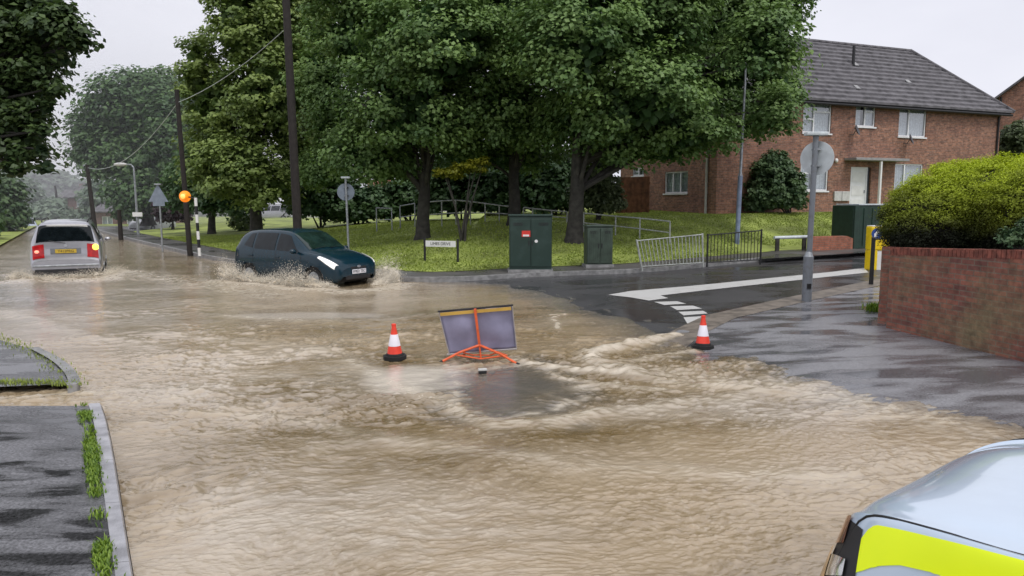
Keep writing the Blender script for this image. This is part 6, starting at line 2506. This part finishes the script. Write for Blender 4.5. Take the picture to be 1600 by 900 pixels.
yb_ = bush('golden_shrub', 'yellow green sprig glowing under the big crowns', (q.x, q.y, float(zt(q.x, q.y))), [LB(735, 262, T2.y - 3.5, 26, 10), LB(700, 270, T2.y - 3.5, 22, 8), LB(752, 252, T2.y - 3.5, 12, 7)], M['yellowleaf'], 62, 46, 26, 0.13, cr=(0.12, 0.24))
q = front(1210, 330)
qb = HO + hx_ * q[0] - hy_ * 1.2
bush('house_shrub', 'bushy dark green shrub against the front of the brick house', (qb.x, qb.y, HO.z - 0.2),
     [LB(1212, 285, qb.y, 38, 36), LB(1200, 305, qb.y, 32, 28), LB(1232, 308, qb.y, 26, 24), LB(1208, 258, qb.y, 22, 20), LB(1190, 270, qb.y, 12, 16), LB(1228, 268, qb.y, 12, 12), LB(1180, 318, qb.y, 14, 14), LB(1245, 300, qb.y, 10, 14)], M['midleaf'], 63, 300, 42, 0.17, cr=(0.22, 0.42))
q = G(385, 360)
bush('lawn_shrub', 'small round shrub on the lawn behind the teal car', q, [LB(384, 347, q.y, 24, 16)], M['lightleaf'], 64, 70, 36, 0.15, cr=(0.2, 0.35), tmul=0.7)
q = PY(1588, 255, 42)
bush('pale_shrub', 'grey green shrub at the right edge below the neighbouring gable', (q.x, q.y, q.z - 1.2), [LB(1590, 222, 42, 26, 32), LB(1600, 235, 42, 34, 30)], M['palebush'], 65, 200, 36, 0.18, cr=(0.25, 0.45), tmul=0.7)
q = PY(270, 355, 52)
bush('purple_shrub', 'dark purple leaved shrub behind the triangular sign', (q.x, q.y, 0.2), [LB(270, 325, 52, 22, 26)], M['purple'], 66, 130, 36, 0.26, cr=(0.3, 0.6))

# left roadside growth
for i, (px_, py_, Y_, rx_, rz_, lab, mm) in enumerate((
        (-2, 318, 52, 28, 42, 'leafy tree by the left edge above the white car', 'midleaf'),
        (-62, 335, 40, 42, 60, 'leafy bush at the far left edge of the photo', 'midleaf'),
        (24, 316, 110, 24, 36, 'softly hazed green tree left of the far road', 'hazeleaf'),
        (100, 330, 95, 30, 14, 'rounded hazy bush at the far end of the road', 'hazeleaf'),
        (75, 340, 90, 26, 12, 'second low hazy bush left of the far bush', 'hazeleaf'),
        (165, 320, 85, 20, 34, 'hazy tree right of the slender pole', 'hazeleaf'))):
    q = PY(px_, py_ + rz_, Y_)
    bush('roadside_tree', lab, (q.x, q.y, 0.0), [LB(px_, py_, Y_, rx_, rz_), LB(px_ - rx_ * .4, py_ + rz_ * .4, Y_ - .5, rx_ * .7, rz_ * .6), LB(px_ + rx_ * .4, py_ + rz_ * .45, Y_ - .3, rx_ * .6, rz_ * .55)],
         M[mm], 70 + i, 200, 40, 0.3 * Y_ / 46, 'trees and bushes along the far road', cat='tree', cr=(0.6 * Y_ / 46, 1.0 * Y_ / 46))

# wooded hill far away
fo = []
rr = random.Random(4)
for k in range(46):
    px_ = -160 + k * 9 + rr.uniform(-6, 6)
    top = np.interp(px_, [-160, 20, 60, 100, 118, 140, 170, 260], [262, 262, 266, 276, 284, 286, 300, 312]) + rr.uniform(-3, 5)
    Y_ = rr.uniform(190, 230)
    fo.append(LB(px_, (top + 360) / 2, Y_, rr.uniform(16, 26), (360 - top) / 2))
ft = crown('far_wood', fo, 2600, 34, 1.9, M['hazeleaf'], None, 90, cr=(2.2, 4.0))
tag(ft, 'hazy wooded hillside closing the far end of the road', 'wood', None, 'stuff')

# rain haze hanging over the far road
hz = MB().box((-105, 158, 8), (190, 234, 34)).build('haze', M['soil'])
hm = bpy.data.materials.new('haze')
hm.use_nodes = True
N, L = nodes(hm)
N.remove(N['Principled BSDF'])
vs_ = N.new('ShaderNodeVolumeScatter')
vs_.inputs['Color'].default_value = (0.95, 0.96, 1, 1)
vs_.inputs['Density'].default_value = 0.0035
L.new(vs_.outputs[0], N['Material Output'].inputs['Volume'])
hz.data.materials[0] = hm
tag(hz, kind='structure')
